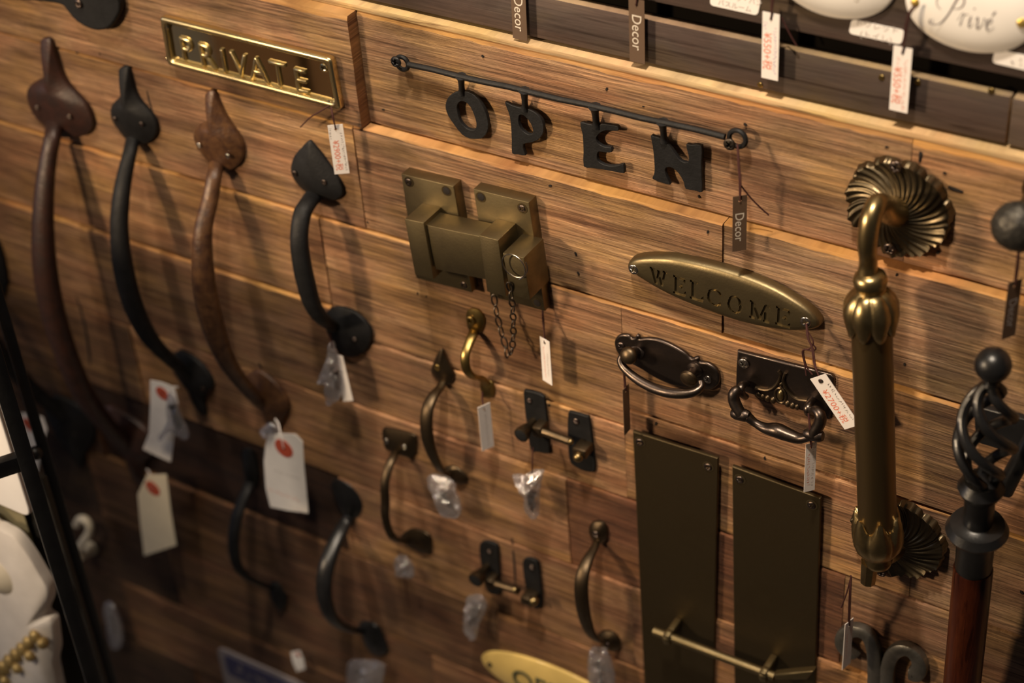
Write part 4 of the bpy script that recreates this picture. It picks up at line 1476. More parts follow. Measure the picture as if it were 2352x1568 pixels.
zball, zbt, zbb, zr1, zr2, zsl = ptop.z, pz(2275, 888), pz(2257, 1108), pz(2250, 1125), pz(2244, 1215), pz(2238, 1300)
rb = px2m(2281, 838, 43)
bx = paxis(zball)
dn = (paxis(zsl) - paxis(zball)).normalized()
mk('ball', sphere_geo(bx, rb, 28, 18), 'blackgloss', t)
mk('ball_neck', lathe_geo([(rb * 0.8, rb * 0.55), (rb * 0.50, rb * 0.95), (rb * 0.35, rb * 1.2), (rb * 0.48, rb * 1.35)], bx, dn, 20), 'blackgloss', t)
p0, p1 = paxis(zbt), paxis(zbb)
RB = px2m(2270, 1000, 64)
for k in range(4):
    pts = []
    for i in range(21):
        s = i / 20
        a = k * pi / 2 + 0.5 + s * 2 * pi * 0.78
        r = 0.003 + (RB - 0.003) * sin(pi * min(1, max(0, s))) ** 0.75
        c = p0 + (p1 - p0) * s
        pts.append((c.x + r * cos(a), c.y + r * sin(a), c.z, 0.0034, 0.0034))
    mk('basket_wire', tube_geo(crom(pts, 2), 9), 'blackgloss', t)
r1, r2, r3 = px2m(2250, 1125, 54), px2m(2244, 1215, 72), px2m(2237, 1290, 43)
o1 = paxis(zr1)
d12 = (paxis(zr2) - o1).length
mk('collar', lathe_geo([(r1 * 0.25, -r1 * 0.55), (r1 * 0.75, -r1 * 0.42), (r1, 0), (r1 * 0.85, r1 * 0.35), (r1 * 0.66, r1 * 0.5), (r1 * 0.64, d12 - r2 * 0.32), (r1 * 0.70, d12 - r2 * 0.28), (r2 * 0.86, d12 - r2 * 0.24), (r2, d12 + 0.0005), (r2 * 0.9, d12 + r2 * 0.22), (r3 * 1.05, d12 + r2 * 0.36), (r3, d12 + r2 * 0.5), (r3 * 0.98, (paxis(zsl) - o1).length)], o1, dn, 36), 'blackgloss', t)
sl = paxis(zsl)
fo = (sl.z - 0.004) / -dn.z
mk('shaft', lathe_geo([(r3 * 1.03, 0), (r3 * 1.06, 0.002), (r3 * 1.05, 0.2), (r3 * 1.05, fo)], sl - dn * 0.001, dn, 32), 'mahogany', t)

# black lever latch behind the pole
hq = hw(2310, 980)
t = thing('lever_latch', 'glossy black plate with a lever arm behind the twisted finial', 'latch', W(2320, 1000, 0))
pplate('plate', [(2236, 932), (2420, 982), (2420, 1072), (2240, 1016)], hq + 0.006, hq, 'blackgloss', t, bev=0.0012)
la = [W(2375, 1000, hq + 0.012), W(2350, 1045, hq + 0.016), W(2325, 1090, hq + 0.016), W(2306, 1128, hq + 0.014)]
mk('lever', tube_geo(crom([(*p, 0.006, 0.004) for p in la], 5), 10), 'blackgloss', t)

# ------------------------------------------------------------------ scrolled hook
Zd = lambda p: zz(1880, 1120, 0.28571, p)
hq = 0.0125
t = thing('scroll_hook', 'grey forged iron hook with two curled ends', 'hook', W(2020, 1560, 0))
for nm, pts in (('scroll', [(452, 1900), (455, 1568), (455, 1400), (440, 1270), (395, 1180), (320, 1140), (245, 1150), (200, 1200), (205, 1265), (250, 1310), (290, 1300)]),
                ('scroll', [(560, 1900), (557, 1568), (565, 1430), (600, 1335), (665, 1290), (745, 1305), (805, 1370), (815, 1440), (780, 1490), (735, 1480)])):
    ws = [0.0055] * (len(pts) - 4) + [0.0058, 0.0062, 0.0066, 0.0058]
    mk(nm, tube_geo(crom([(*W(u, v, hq + 0.004), 0.0042, w) for (u, v), w in zip(Zd(pts), ws)], 6), 12, side=(0, 1, 0), power=0.55), 'greyiron', t)

# ------------------------------------------------------------------ small slide bolts
def bolt(label, lp, rp_, cap, base, rod0, rod1, small, post, ball, R0):
    u0, v0 = cen(lp)
    hq = hw(u0, v0)
    t = thing('slide_bolt', label, 'bolt', W(u0, v0, 0))
    pplate('base_plate', lp, hq + 0.003, hq, 'black', t, bev=0.0008, smooth_n=2)
    pplate('catch_plate', rp_, hq + 0.003, hq, 'black', t, bev=0.0008, smooth_n=2)
    B = W(*base, hq + 0.003)
    C = W(*cap, hq + 0.022)
    d = C - B
    L_ = d.length
    d = Vector((0.0, -1.0, 0.0))
    B = Vector((C.x, -(hq + 0.003), C.z))
    L_ = 0.019
    mk('knob_barrel', lathe_geo([(R0 * 0.55, 0), (R0 * 0.55, L_ * 0.35), (R0 * 0.8, L_ * 0.6), (R0, L_ * 0.85), (R0, L_), (R0 * 0.8, L_ + 0.0004)], B, d, 20), 'bronzedark', t)
    disc('knob_face', C + Vector((0, -0.0003, 0)), R0 * 0.8, 'black', t, 0.0004)
    a, b = W(*rod0, hq + 0.010), W(*rod1, hq + 0.010)
    mk('rod', tube_geo([(*(a + (b - a) * s), 0.0034, 0.0034) for s in (0, 0.03, 0.97, 1)], 12), 'bronzedark', t)
    mk('rod_saddle', bevelled(box_geo(((a * 0.9 + b * 0.1).x, -(hq + 0.007), (a * 0.9 + b * 0.1).z), 0.008, 0.014, 0.010), 0.0015), 'bronzedark', t)
    mk('stop_ball', sphere_geo(W(*small, hq + 0.013), 0.0024, 12, 8), 'gold', t)
    p = W(*post, hq + 0.008)
    mk('catch', bevelled(box_geo(p, 0.012, 0.014, 0.009), 0.0018), 'bronzedark', t)
    q = W(*ball, hq + 0.016)
    mk('catch_pin', tube_geo([(*p, 0.0026, 0.0026), (*q, 0.0026, 0.0026)], 8), 'bronzedark', t)
    mk('catch_ball', sphere_geo(q, 0.0040, 14, 9), 'gold', t)
    screw(W(lp[1][0] + 8, lp[1][1] + 22, hq + 0.003), 0.0022, t, 'screwdark')
    screw(W(rp_[1][0] + 12, rp_[1][1] + 20, hq + 0.003), 0.0026, t, 'screwdark')
    return t


Ze = lambda p: zz(1170, 880, 0.20408, p)
bolt('small black and brass slide bolt hanging beside the clear hardware packet',
     Ze([(155, 110), (190, 84), (300, 110), (372, 145), (396, 200), (428, 480), (450, 740), (435, 795), (320, 778), (238, 755), (212, 600), (180, 380)]),
     Ze([(658, 345), (695, 325), (860, 372), (898, 405), (930, 650), (963, 920), (945, 995), (860, 996), (765, 955), (685, 895), (662, 780), (652, 560)]),
     Ze([(130, 585)])[0], Ze([(270, 430)])[0], Ze([(290, 510)])[0], Ze([(700, 660)])[0], Ze([(690, 655)])[0], Ze([(830, 735)])[0], Ze([(775, 830)])[0], 0.0062)
bolt('small black and brass slide bolt above the yellow oval sign',
     ZA([(942, 375), (1000, 350), (1088, 382), (1104, 450), (1118, 700), (1124, 775), (1090, 815), (1015, 788), (982, 700), (946, 500)]),
     ZA([(1312, 525), (1352, 494), (1420, 512), (1450, 560), (1478, 800), (1478, 895), (1440, 935), (1392, 895), (1342, 760), (1320, 640)]),
     ZA([(905, 685)])[0], ZA([(1000, 600)])[0], ZA([(1010, 690)])[0], ZA([(1280, 775)])[0], ZA([(1245, 765)])[0], ZA([(1380, 830)])[0], ZA([(1412, 862)])[0], 0.0068)

# ------------------------------------------------------------------ enamel signs low down
lt = W(1103, 1512, 0.02)
hq = hw(1180, 1530)
t = thing('door_sign', 'yellow enamel oval sign lettered OFFICE in dark green', 'sign', (lt.x + 0.07, 0, lt.z))
a_, b_ = 0.078, 0.0285
cx_, cz_ = lt.x + a_, lt.z - 0.002
olo = ell(cx_, cz_, a_, b_, 64)
mk('plaque', dome_geo(olo, hq, hq + 0.002, hq + 0.0065, prof=2.4), 'enamelyellow', t)
text('OFFICE', (cx_ + 0.002, -(hq + 0.0064), cz_), (1, 0, 0), (0, 0, 1), 0.030, 'offgreen', t, ext=0.0004, sx=0.95)
disc('screw_hole', (lt.x + 0.010, -(hq + 0.0042), lt.z - 0.002), 0.0022, 'hole', t, 0.0012)
c = W(497, 1482, 0.02)
hq = 0.018
t = thing('enamel_sign', 'white enamel sign with a navy band low on the planks', 'sign', (c.x + 0.07, 0, c.z - 0.08))
plate('plaque', [rounded([(c.x, c.z), (c.x + 0.19, c.z), (c.x + 0.19, c.z - 0.095), (c.x, c.z - 0.095)], 0.012)], hq + 0.003, hq, 'signdim', t, bev=0.0012)
plate('navy_band', [rounded([(c.x + 0.009, c.z - 0.007), (c.x + 0.181, c.z - 0.007), (c.x + 0.181, c.z - 0.036), (c.x + 0.009, c.z - 0.036)], 0.006)], hq + 0.0036, hq + 0.002, 'enamelblue', t, bev=0.0003)
scribble((c.x + 0.022, -(hq + 0.0037), c.z - 0.023), (1, 0, 0), (0, 0, 1), 0.14, 0.013, 'signdim', t, seed=5, name='white_lettering', r=0.0016, dens=0.7)

# ------------------------------------------------------------------ oval enamel signs on the dark board


def stroke_text(paths, org, u_, v_, s, m, parent, name='script_letter', h=0.0):
    for pth in paths:
        pts = crom(pth, 6)
        V, Fc = [], []
        n = len(pts)
        for i, p in enumerate(pts):
            a, b = pts[max(0, i - 1)], pts[min(n - 1, i + 1)]
            dx, dy = b[0] - a[0], b[1] - a[1]
            l = math.hypot(dx, dy) or 1
            w = p[2] * 0.62
            nx, ny = -dy / l * w, dx / l * w
            for q in ((p[0] + nx, p[1] + ny), (p[0] - nx, p[1] - ny)):
                V.append(Vector(org) + Vector(u_) * (q[0] * s) + Vector(v_) * (q[1] * s) + Vector((0, -h, 0)))
        for i in range(n - 1):
            Fc.append((2 * i, 2 * i + 1, 2 * i + 3, 2 * i + 2))
        mk(name, (V, Fc), m, parent, smooth=False)


def oval_sign(label, cu, cv, a, b, script):
    c = W(cu, cv, BH + 0.006)
    t = thing('door_sign', label, 'sign', (c.x, -BH, c.z - b), None)
    mk('plaque', dome_geo(ell(c.x, c.z, a, b, 72), BH, BH + 0.0022, BH + 0.0085, prof=3.2), 'enamel', t)
    for sx in (-1, 1):
        p = Vector((c.x + sx * a * 0.80, -(BH + 0.0052), c.z))
        mk('brass_screw', lathe_geo([(0.0030, -0.002), (0.0030, 0.0004), (0.0022, 0.0012), (0.0008, 0.0014)], p, (0, -1, 0), 14), 'brassscrew', t)
    script(c, t)
    return t


def prive(c, t):
    up_ = (0, 0, 1)
    P_ = [[(-0.95, -0.25, .02), (-0.98, -0.42, .06), (-0.85, -0.50, .03), (-0.55, -0.38, .03), (-0.22, 0.1, .05), (0.05, 0.75, .055), (0.20, 1.05, .03)],
          [(-0.55, 0.25, .015), (-0.75, 0.45, .02), (-0.70, 0.85, .025), (-0.30, 1.12, .02), (0.15, 1.10, .03), (0.38, 0.85, .05), (0.30, 0.52, .045), (0.02, 0.38, .02), (-0.12, 0.45, .015)]]
    r_ = [[(0.18, -0.10, .015), (0.35, 0.25, .02), (0.42, 0.22, .035), (0.38, 0.05, .03), (0.30, -0.30, .045)], [(0.36, 0.02, .015), (0.48, 0.22, .02), (0.60, 0.25, .045)]]
    i_ = [[(0.62, -0.05, .015), (0.74, 0.22, .02), (0.68, -0.08, .05), (0.66, -0.26, .045), (0.74, -0.28, .02), (0.86, -0.08, .015)], [(0.80, 0.52, .02), (0.83, 0.56, .05), (0.86, 0.58, .02)]]
    v_ = [[(0.90, 0.05, .015), (1.0, 0.22, .03), (1.02, 0.05, .05), (1.0, -0.25, .05), (1.10, -0.24, .03), (1.24, 0.02, .02), (1.26, 0.22, .025), (1.36, 0.12, .015)]]
    e_ = [[(1.36, -0.06, .015), (1.52, 0.06, .02), (1.58, 0.18, .025), (1.50, 0.24, .03), (1.40, 0.08, .05), (1.38, -0.14, .05), (1.46, -0.27, .035), (1.60, -0.18, .015), (1.70, -0.04, .012)], [(1.56, 0.38, .02), (1.66, 0.58, .04), (1.68, 0.60, .02)]]
    stroke_text(P_ + r_ + i_ + v_ + e_, Vector((c.x - 0.0070, c.y - 0.0026, c.z - 0.0030)), (1, 0, 0.0), up_, 0.0140, 'scriptgrey', t)


def toil(c, t):
    e_ = [[(0, -0.06, .015), (0.16, 0.06, .02), (0.22, 0.18, .025), (0.14, 0.24, .03), (0.04, 0.08, .05), (0.02, -0.14, .05), (0.10, -0.27, .035), (0.24, -0.18, .015), (0.34, -0.04, .012)]]
    s_ = [[(0.34, -0.04, .012), (0.52, 0.22, .02), (0.56, 0.26, .03), (0.56, 0.05, .05), (0.54, -0.18, .05), (0.44, -0.28, .03), (0.36, -0.20, .03)]]
    T_ = [[(-2.2, 0.6, .03), (-1.9, 0.95, .04), (-1.3, 0.95, .05), (-0.9, 1.05, .03)], [(-1.35, 0.95, .04), (-1.6, 0.2, .06), (-1.9, -0.35, .05), (-2.2, -0.3, .04)]]
    mid_ = []
    for k, x in enumerate((-1.45, -1.1, -0.85, -0.6, -0.35)):
        tall = 0.8 if k in (2, 3, 4) else 0.22
        mid_.append([(x - 0.1, -0.05, .015), (x + 0.08, tall, .02), (x, 0.0, .05), (x - 0.02, -0.25, .045), (x + 0.12, -0.1, .015)])
    stroke_text(e_ + s_ + T_ + mid_, Vector((c.x + 0.010, c.y - 0.0026, c.z - 0.003)), (1, 0, 0), (0, 0, 1), 0.0150, 'scriptgrey', t)


oval_sign('white oval enamel sign with the black script word Privé', 2222, 30, 0.0385, 0.0262, prive)
oval_sign('white oval enamel sign cropped above its word ending in es', 1908, -46, 0.0385, 0.0262, toil)


def sticker(label, q, lines, size):
    hs_ = BH + 0.0006
    p4 = [W(u, v, hs_) for u, v in q]
    t = thing('name_sticker', label, 'sticker', (p4[3] + p4[2]) / 2)
    plate('paper', [rounded([(p.x, p.z) for p in p4], 0.0028)], hs_, BH + 0.0001, 'sticker', t, bev=0.00005)
    u_ = (p4[1] - p4[0]).normalized()
    v_ = Vector((-u_.z, 0, u_.x))
    m_ = sum(p4, Vector()) / 4
    for i, ln in enumerate(lines):
        if ln:
            text(ln, m_ + v_ * size * (0.62 - 1.25 * i) + Vector((0, -0.00012, 0)), u_, v_, size, 'inkgrey', t, ext=0.00003, name='print')
    return t


sticker('white sticker printed with two Japanese lines, the lower バスルーム', [(1634, -28), (1748, -2), (1740, 36), (1630, 12)], ['サル・ドゥ・バン', 'バスルーム'], 0.0046)
sticker('white sticker printed トワレット and トイレ under the cropped oval sign', [(1956, 44), (2078, 70), (2070, 103), (1949, 77)], ['トワレット', '(トイレ)'], 0.0056)
s3 = sticker('white sticker with faint print under the Privé sign', [(2286, 112), (2410, 140), (2400, 172), (2278, 144)], [None, None], 0.005)
p_ = W(2322, 142, BH + 0.0008)
scribble(p_, (1, 0, 0), (0, 0, 1), 0.020, 0.0040, 'inkgrey', s3, seed=3, name='print', r=0.0003)

# ================================================================== PRICE TAGS
def rect_tag(TL, TR, BL, h):
    "corners of a tag hanging plumb and turned about its string"
    a = W(*TL, h)
    b = WZ(*TR, a.z)
    lo, hi = 0.0, 0.3
    for _ in range(40):
        m_ = (lo + hi) / 2
        if pix(a - Vector((0, 0, m_)))[1] < BL[1]:
            lo = m_
        else:
            hi = m_
    return a, b, a - Vector((0, 0, lo)), b - Vector((0, 0, lo))


def quad_tag(px, h):
    a, b, c, d = [W(u, v, h) for u, v in px]      # TL TR BR BL
    return a, b, d, c


def tag_thing(label, corners, m, hang, prints, hole=0.09, loose=None, edge=None, eyelet=None, group=None, sr=0.00055):
    a, b, d, c = corners                            # TL TR BL BR
    wv_ = (b - a)
    dv = (d - a)
    wd, ln = wv_.length, dv.length
    r_, dn_ = wv_.normalized(), dv.normalized()
    dn_ = (dn_ - r_ * dn_.dot(r_)).normalized()
    n_ = dn_.cross(r_)
    if n_.y > 0 and abs(n_.y) > 0.3:
        n_ = -n_
    t = thing('price_tag', label, 'tag', (d + c) / 2, group)
    hr_ = 0.0011
    ol = [(0, 0), (wd, 0), (wd, -ln), (0, -ln)]
    hc = (wd / 2, -ln * hole)
    me = curve_mesh([ol[::-1], [(hc[0] + hr_ * cos(k * pi / 6), hc[1] + hr_ * sin(k * pi / 6)) for k in range(12)]], 0.0002, 0.0)
    me.materials.clear()
    put(me, a, r_, -dn_, m, 'card', t)
    hp_ = a + r_ * hc[0] + dn_ * (ln * hole)
    nn = r_.cross(-dn_)
    for kind, x, y0, size, mm, val in prints:
        o = a + r_ * (wd * x) + dn_ * (ln * y0) + nn * 0.00026
        if kind == 'text':
            text(val, o, dn_, r_, size, mm, t, name='print', ext=0.00002)
        else:
            scribble(o, dn_, r_, val * ln, size, mm, t, seed=int(abs(a.x) * 9973) + int(x * 10), r=0.00010)
    hang = [Vector(q) for q in hang]
    for s_ in (-1, 1):
        o2 = Vector((0.0005 * s_, -0.0003 * s_, 0))
        pts = [hang[0] + o2 * 0.6] + [q + o2 * 1.3 for q in hang[1:]] + [hp_ + nn * 0.0006 * s_]
        mk('string', wire_geo(pts, sr, 5, 6), 'string', t)
    if loose:
        for k, q in enumerate(loose):
            mk('string_end', wire_geo([Vector(p) for p in q], sr, 5, 6), 'string', t)
    if eyelet:
        mk('eyelet', lathe_geo([(0.0010, 0.0005), (0.0016, 0.0006), (0.0019, 0.0003), (0.0019, -0.0002)], hp_, nn, 12), 'steel', t)
    return t


tag_thing('white price tag in red ink hanging from the brass PRIVATE plate', rect_tag((752, 288), (787, 285), (767, 400), 0.030), 'paper',
          [W(761, 246, 0.024), W(764, 265, 0.028)], [('text', 0.36, 0.62, 0.0062, 'inkred', '¥2900+税'), ('scrib', 0.82, 0.16, 0.0020, 'inkdark', 0.75), ('scrib', 0.10, 0.05, 0.0016, 'inkdark', 0.2)],
          loose=[[W(757, 242, 0.022), W(735, 256, 0.024), W(712, 270, 0.024), W(690, 292, 0.022)]])
tag_thing('brown tag printed Decor hanging from the iron OPEN sign', rect_tag((1683, 452), (1716, 447), (1683, 578), 0.026), 'browntag',
          [W(1694, 330, 0.016), W(1697, 380, 0.020), W(1700, 420, 0.023)], [('text', 0.46, 0.56, 0.0085, 'silverink', 'Decor')],
          loose=[[W(1701, 425, 0.020), W(1725, 455, 0.014), W(1748, 478, 0.010), W(1766, 494, 0.008)]])
tag_thing('brown tag printed Decor on the narrow dark board, its top cut off', quad_tag([(1171, -62), (1205, -54), (1204, 92), (1173, 85)], BH + 0.006), 'browntag',
          [W(1186, -110, BH + 0.006), W(1188, -80, BH + 0.007)], [('text', 0.46, 0.60, 0.0098, 'silverink', 'Decor')])
tag_thing('brown tag printed Decor crossing the gap between the dark boards', quad_tag([(1444, -6), (1480, 2), (1476, 146), (1442, 138)], BH + 0.006), 'browntag',
          [W(1460, -60, BH + 0.006), W(1462, -20, BH + 0.007)], [('text', 0.47, 0.52, 0.0098, 'silverink', 'Decor')])
tag_thing('white price tag with purple handwriting hanging left of the cropped oval sign', quad_tag([(1752, 26), (1791, 34), (1780, 184), (1743, 176)], BH + 0.009), 'paper',
          [W(1780, -40, BH + 0.009), W(1774, 5, BH + 0.010)], [('text', 0.30, 0.58, 0.0070, 'inkred', '¥550+税'), ('scrib', 0.76, 0.20, 0.0022, 'inkpurple', 0.68), ('scrib', 0.16, 0.14, 0.0022, 'inkpurple', 0.1)],
          loose=[[W(1795, 40, BH + 0.006), W(1806, 62, BH + 0.006), W(1818, 85, BH + 0.005), W(1830, 105, BH + 0.004)]])
tag_thing('white price tag in red ink hanging from the Privé sign', quad_tag([(2053, 104), (2096, 113), (2083, 262), (2043, 251)], BH + 0.009), 'paper',
          [W(2104, 12, BH + 0.011), W(2090, 30, BH + 0.012), W(2080, 70, BH + 0.011)], [('text', 0.30, 0.60, 0.0068, 'inkred', '¥550+税'), ('scrib', 0.72, 0.18, 0.0022, 'inkred', 0.75), ('scrib', 0.28, 0.14, 0.0022, 'inkred', 0.16)])
tag_thing('narrow white price tag hanging below the bronze slide latch', rect_tag((1240, 772), (1262, 785), (1250, 872), 0.024), 'paper',
          [W(1246, 712, 0.018), W(1248, 740, 0.020)], [('scrib', 0.35, 0.18, 0.0016, 'inkred', 0.7), ('scrib', 0.7, 0.3, 0.0014, 'inkgrey', 0.5)])
tag_thing('narrow pale card tag hanging from the small shiny brass handle', rect_tag((1097, 936), (1125, 924), (1107, 1036), 0.034), 'paper',
          [W(1108, 900, 0.024), W(1108, 918, 0.026)], [('scrib', 0.55, 0.2, 0.0018, 'inkgrey', 0.7)])
tag_thing('brown tag seen almost edge on below the oval drawer pull', rect_tag((1430, 896), (1444, 881), (1436, 1000), 0.030), 'browntag',
          [W(1434, 838, 0.024), W(1434, 862, 0.026)], [])
tag_thing('white price tag reading 2700 yen tied below the WELCOME sign', quad_tag([(1861, 870), (1896, 858), (1923, 980), (1888, 990)], 0.034), 'paper',
          [W(1852, 742, 0.018), W(1856, 775, 0.022), W(1866, 800, 0.024), W(1872, 840, 0.028)], [('text', 0.32, 0.57, 0.0066, 'inkred', '¥2700+税'), ('scrib', 0.80, 0.16, 0.0022, 'inkdark', 0.76)], eyelet=True,
          loose=[[W(1855, 760, 0.020), W(1868, 785, 0.022), W(1860, 800, 0.022), W(1843, 806, 0.022), W(1848, 835, 0.020), W(1852, 862, 0.020)], [W(1868, 792, 0.022), W(1874, 800, 0.022), W(1866, 806, 0.022), W(1846, 804, 0.022), W(1852, 840, 0.02), W(1866, 860, 0.02)]])
tag_thing('narrow white tag hanging below the rectangular drawer pull', rect_tag((1851, 1020), (1876, 1014), (1855, 1130), 0.032), 'paper',
          [W(1857, 950, 0.030), W(1862, 1000, 0.032)], [('scrib', 0.3, 0.2, 0.0024, 'inkred', 0.65), ('scrib', 0.72, 0.12, 0.0020, 'inkgrey', 0.75)])
tag_thing('narrow white tag hanging under the large bronze door pull', rect_tag((1941, 1434), (1960, 1418), (1938, 1538), 0.040), 'paper',
          [W(1955, 1322, 0.045), W(1952, 1370, 0.044)], [('scrib', 0.35, 0.25, 0.0020, 'inkred', 0.55), ('scrib', 0.75, 0.2, 0.0018, 'inkgrey', 0.6)],
          loose=[[W(1953, 1330, 0.044), W(1945, 1360, 0.044), W(1932, 1395, 0.044)]])
tag_thing('brown tag faintly printed Decor hanging from the hammered knob', rect_tag((2316, 650), (2348, 639), (2309, 780), 0.050), 'browntag',
          [W(2340, 574, 0.046), W(2337, 610, 0.046)], [('text', 0.5, 0.56, 0.0080, 'inkgrey', 'Decor')])


def ship_tag(label, px, h, eye, m, er=0.0048, string=None, marks=()):
    t = thing('shipping_tag', label, 'tag', W(*px[len(px) // 2], h))
    ol = crom(xz(px, h), 1, True)
    plate('card', [ol], h, h - 0.0006, m, t, bev=0.0001)
    e = W(*eye, h)
    er *= 1.55
    mk('eyelet', lathe_geo([(0.0012, 0.0003), (er * 0.6, 0.0004), (er, 0.0003), (er, -0.0004)], e, (0, -1, 0), 18), 'eyelet', t)
    disc('eyelet_hole', e + Vector((0, -0.00035, 0)), 0.0013, 'hole', t, 0.0002)
    if string:
        mk('string', wire_geo([e] + [W(*q) for q in string], 0.0007, 5, 6), 'paper', t)
    for (u0, v0, ln, hh, mm) in marks:
        scribble(W(u0, v0, h) + Vector((0, -0.0001, 0)), (1, 0, 0), (0, 0, 1), ln, hh, mm, t, seed=int(u0), r=0.00018)
    return t


ship_tag('curled white shipping tag with red eyelet tied to the black handle', [(345, 873), (372, 878), (400, 890), (409, 925), (404, 970), (392, 1061), (360, 1047), (328, 1031), (342, 995), (345, 930)], 0.045, (373, 903), 'cardwhite', 0.0046, [(385, 890, 0.04), (410, 888, 0.034)])
ship_tag('cream shipping tag with red eyelet under the longest handle', [(337, 1091), (382, 1089), (387, 1130), (393, 1180), (405, 1252), (368, 1264), (331, 1276), (322, 1200), (316, 1135)], 0.040, (351, 1121), 'card', 0.0056, [(345, 1090, 0.038), (338, 1078, 0.032)])
ship_tag('large white shipping tag with red eyelet under the varnished rust handle', [(616, 1000), (640, 996), (678, 997), (695, 1014), (698, 1070), (703, 1120), (708, 1178), (660, 1172), (621, 1164), (610, 1120), (606, 1060), (610, 1020)], 0.040, (652, 1029), 'cardwhite', 0.0062,
         [(645, 1000, 0.04), (640, 975, 0.034), (632, 962, 0.03)], ((628, 1078, 0.030, 0.0028, 'inkgrey'), (615, 1122, 0.034, 0.0034, 'inkred'), (662, 1162, 0.018, 0.0024, 'inkgrey')))
ship_tag('white shipping tag with red eyelet behind the black rack', [(48, 948), (98, 958), (108, 985), (92, 1040), (82, 1110), (62, 1112), (55, 1040), (46, 985)], 0.050, (66, 975), 'cardwhite', 0.0052, [(80, 955, 0.045)])
ship_tag('small pale paper tag below the plain black handle', [(668, 1498), (688, 1494), (697, 1515), (701, 1536), (682, 1542), (672, 1520)], 0.030, (684, 1503), 'cardwhite', 0.0018)


# ------------------------------------------------------------------ clear plastic packets of screws
def packet(label, px, h, seed, screws=(), slip=None, puff=0.005, string=None, sm='screwdark'):
    rnd = random.Random(seed)
    t = thing('hardware_packet', label, 'plastic bag', W(*px[len(px) // 2], h))
    ol = crom(xz(px, h), 3, True)
    V, Fc = dome_geo(ol, h - 0.002, h, h + puff, prof=1.6)
    V = [Vector(v) + Vector((noise.noise((v[0] * 260, v[2] * 260, seed)) * 0.0012, -abs(noise.noise((v[0] * 170, v[2] * 170, seed + 5.0))) * 0.0045, noise.noise((v[2] * 240, v[0] * 240, seed + 2)) * 0.0012)) for v in V]
    mk('film', (V, Fc), 'film', t, angle=12)
    for (u0, v0, u1, v1) in screws:
        a, b = W(u0, v0, h + 0.001), W(u1, v1, h + 0.001)
        d = b - a
        L_ = d.length
        mk('spare_screw', lathe_geo([(0.0005, 0), (0.0026, 0.0003), (0.0028, 0.0012), (0.0014, 0.003), (0.0013, L_ * 0.85), (0.0003, L_)], a, d, 10), sm, t)
    if slip:
        pplate('paper_slip', slip, h - 0.0024, h - 0.0028, 'paper', t, bev=0.00005)
    if string:
        mk('string', wire_geo([W(*q) for q in string], 0.0006, 5, 6), 'string', t)
    return t


packet('clear packet of dark screws with paper slip below the spade topped handle', [(758, 785), (770, 800), (780, 850), (786, 905), (764, 928), (750, 925), (748, 885), (730, 878), (740, 845), (752, 815)], 0.034, 1,
       ((765, 846, 772, 898), (772, 850, 778, 896)), [(775, 814), (787, 818), (811, 920), (788, 922)], string=[(757, 765, 0.03), (760, 780, 0.034), (764, 800, 0.035)])
packet('crumpled clear packet below the antique brass teardrop handle', [(986, 1090), (1012, 1092), (1040, 1106), (1052, 1140), (1060, 1178), (1036, 1190), (1010, 1178), (998, 1140), (983, 1115)], 0.036, 2,
       ((1010, 1128, 1036, 1168), (1018, 1128, 1044, 1172)), sm='steel', puff=0.007)
packet('shiny clear packet with two screws tied to the slide bolt', [(1176, 1092), (1205, 1090), (1228, 1080), (1250, 1083), (1243, 1108), (1238, 1135), (1238, 1180), (1226, 1192), (1210, 1178), (1204, 1135), (1192, 1112)], 0.034, 3,
       ((1213, 1128, 1217, 1168), (1224, 1128, 1226, 1170), (1219, 1130, 1222, 1176)), puff=0.008, string=[(1224, 1028, 0.03), (1223, 1058, 0.033), (1222, 1088, 0.035)])
packet('tiny clear packet on thread below the slim rectangular ended handle', [(908, 1280), (925, 1276), (942, 1290), (952, 1318), (935, 1326), (915, 1322), (906, 1300)], 0.034, 4, ((925, 1290, 932, 1318),), string=[(915, 1262, 0.03), (926, 1300, 0.034), (932, 1345, 0.03), (939, 1394, 0.026)])
packet('clear packet of dark screws below the lower slide bolt', [(1075, 1370), (1105, 1366), (1118, 1392), (1102, 1430), (1090, 1468), (1068, 1455), (1066, 1415), (1070, 1388)], 0.034, 5, ((1090, 1385, 1078, 1440), (1100, 1385, 1088, 1435)))
packet('crinkled clear packet below the round ended bronze handle', [(1356, 1492), (1385, 1488), (1402, 1510), (1412, 1575), (1400, 1620), (1358, 1615), (1352, 1550)], 0.034, 6, ((1372, 1520, 1385, 1590),), puff=0.007)
packet('dim clear packet below the glossy black handle', [(800, 1522), (845, 1516), (882, 1528), (872, 1580), (840, 1610), (800, 1590)], 0.030, 7, ((820, 1540, 850, 1590),))
packet('clear packet with black screw lying over the curled shipping tag', [(385, 905), (398, 915), (412, 950), (432, 998), (420, 1010), (395, 990), (372, 1010), (366, 1000), (384, 960)], 0.050, 8, ((398, 930, 412, 985), (392, 930, 404, 980)), sm='black')
packet('small crumpled clear packet above the large white shipping tag', [(600, 985), (622, 970), (636, 982), (632, 1002), (612, 1008), (600, 1000)], 0.038, 9, ((610, 985, 628, 998),))
packet('bluish clear packet hanging low beside the black rack', [(240, 1385), (262, 1392), (275, 1430), (280, 1480), (258, 1490), (246, 1440)], 0.030, 10, ((256, 1410, 264, 1460),))

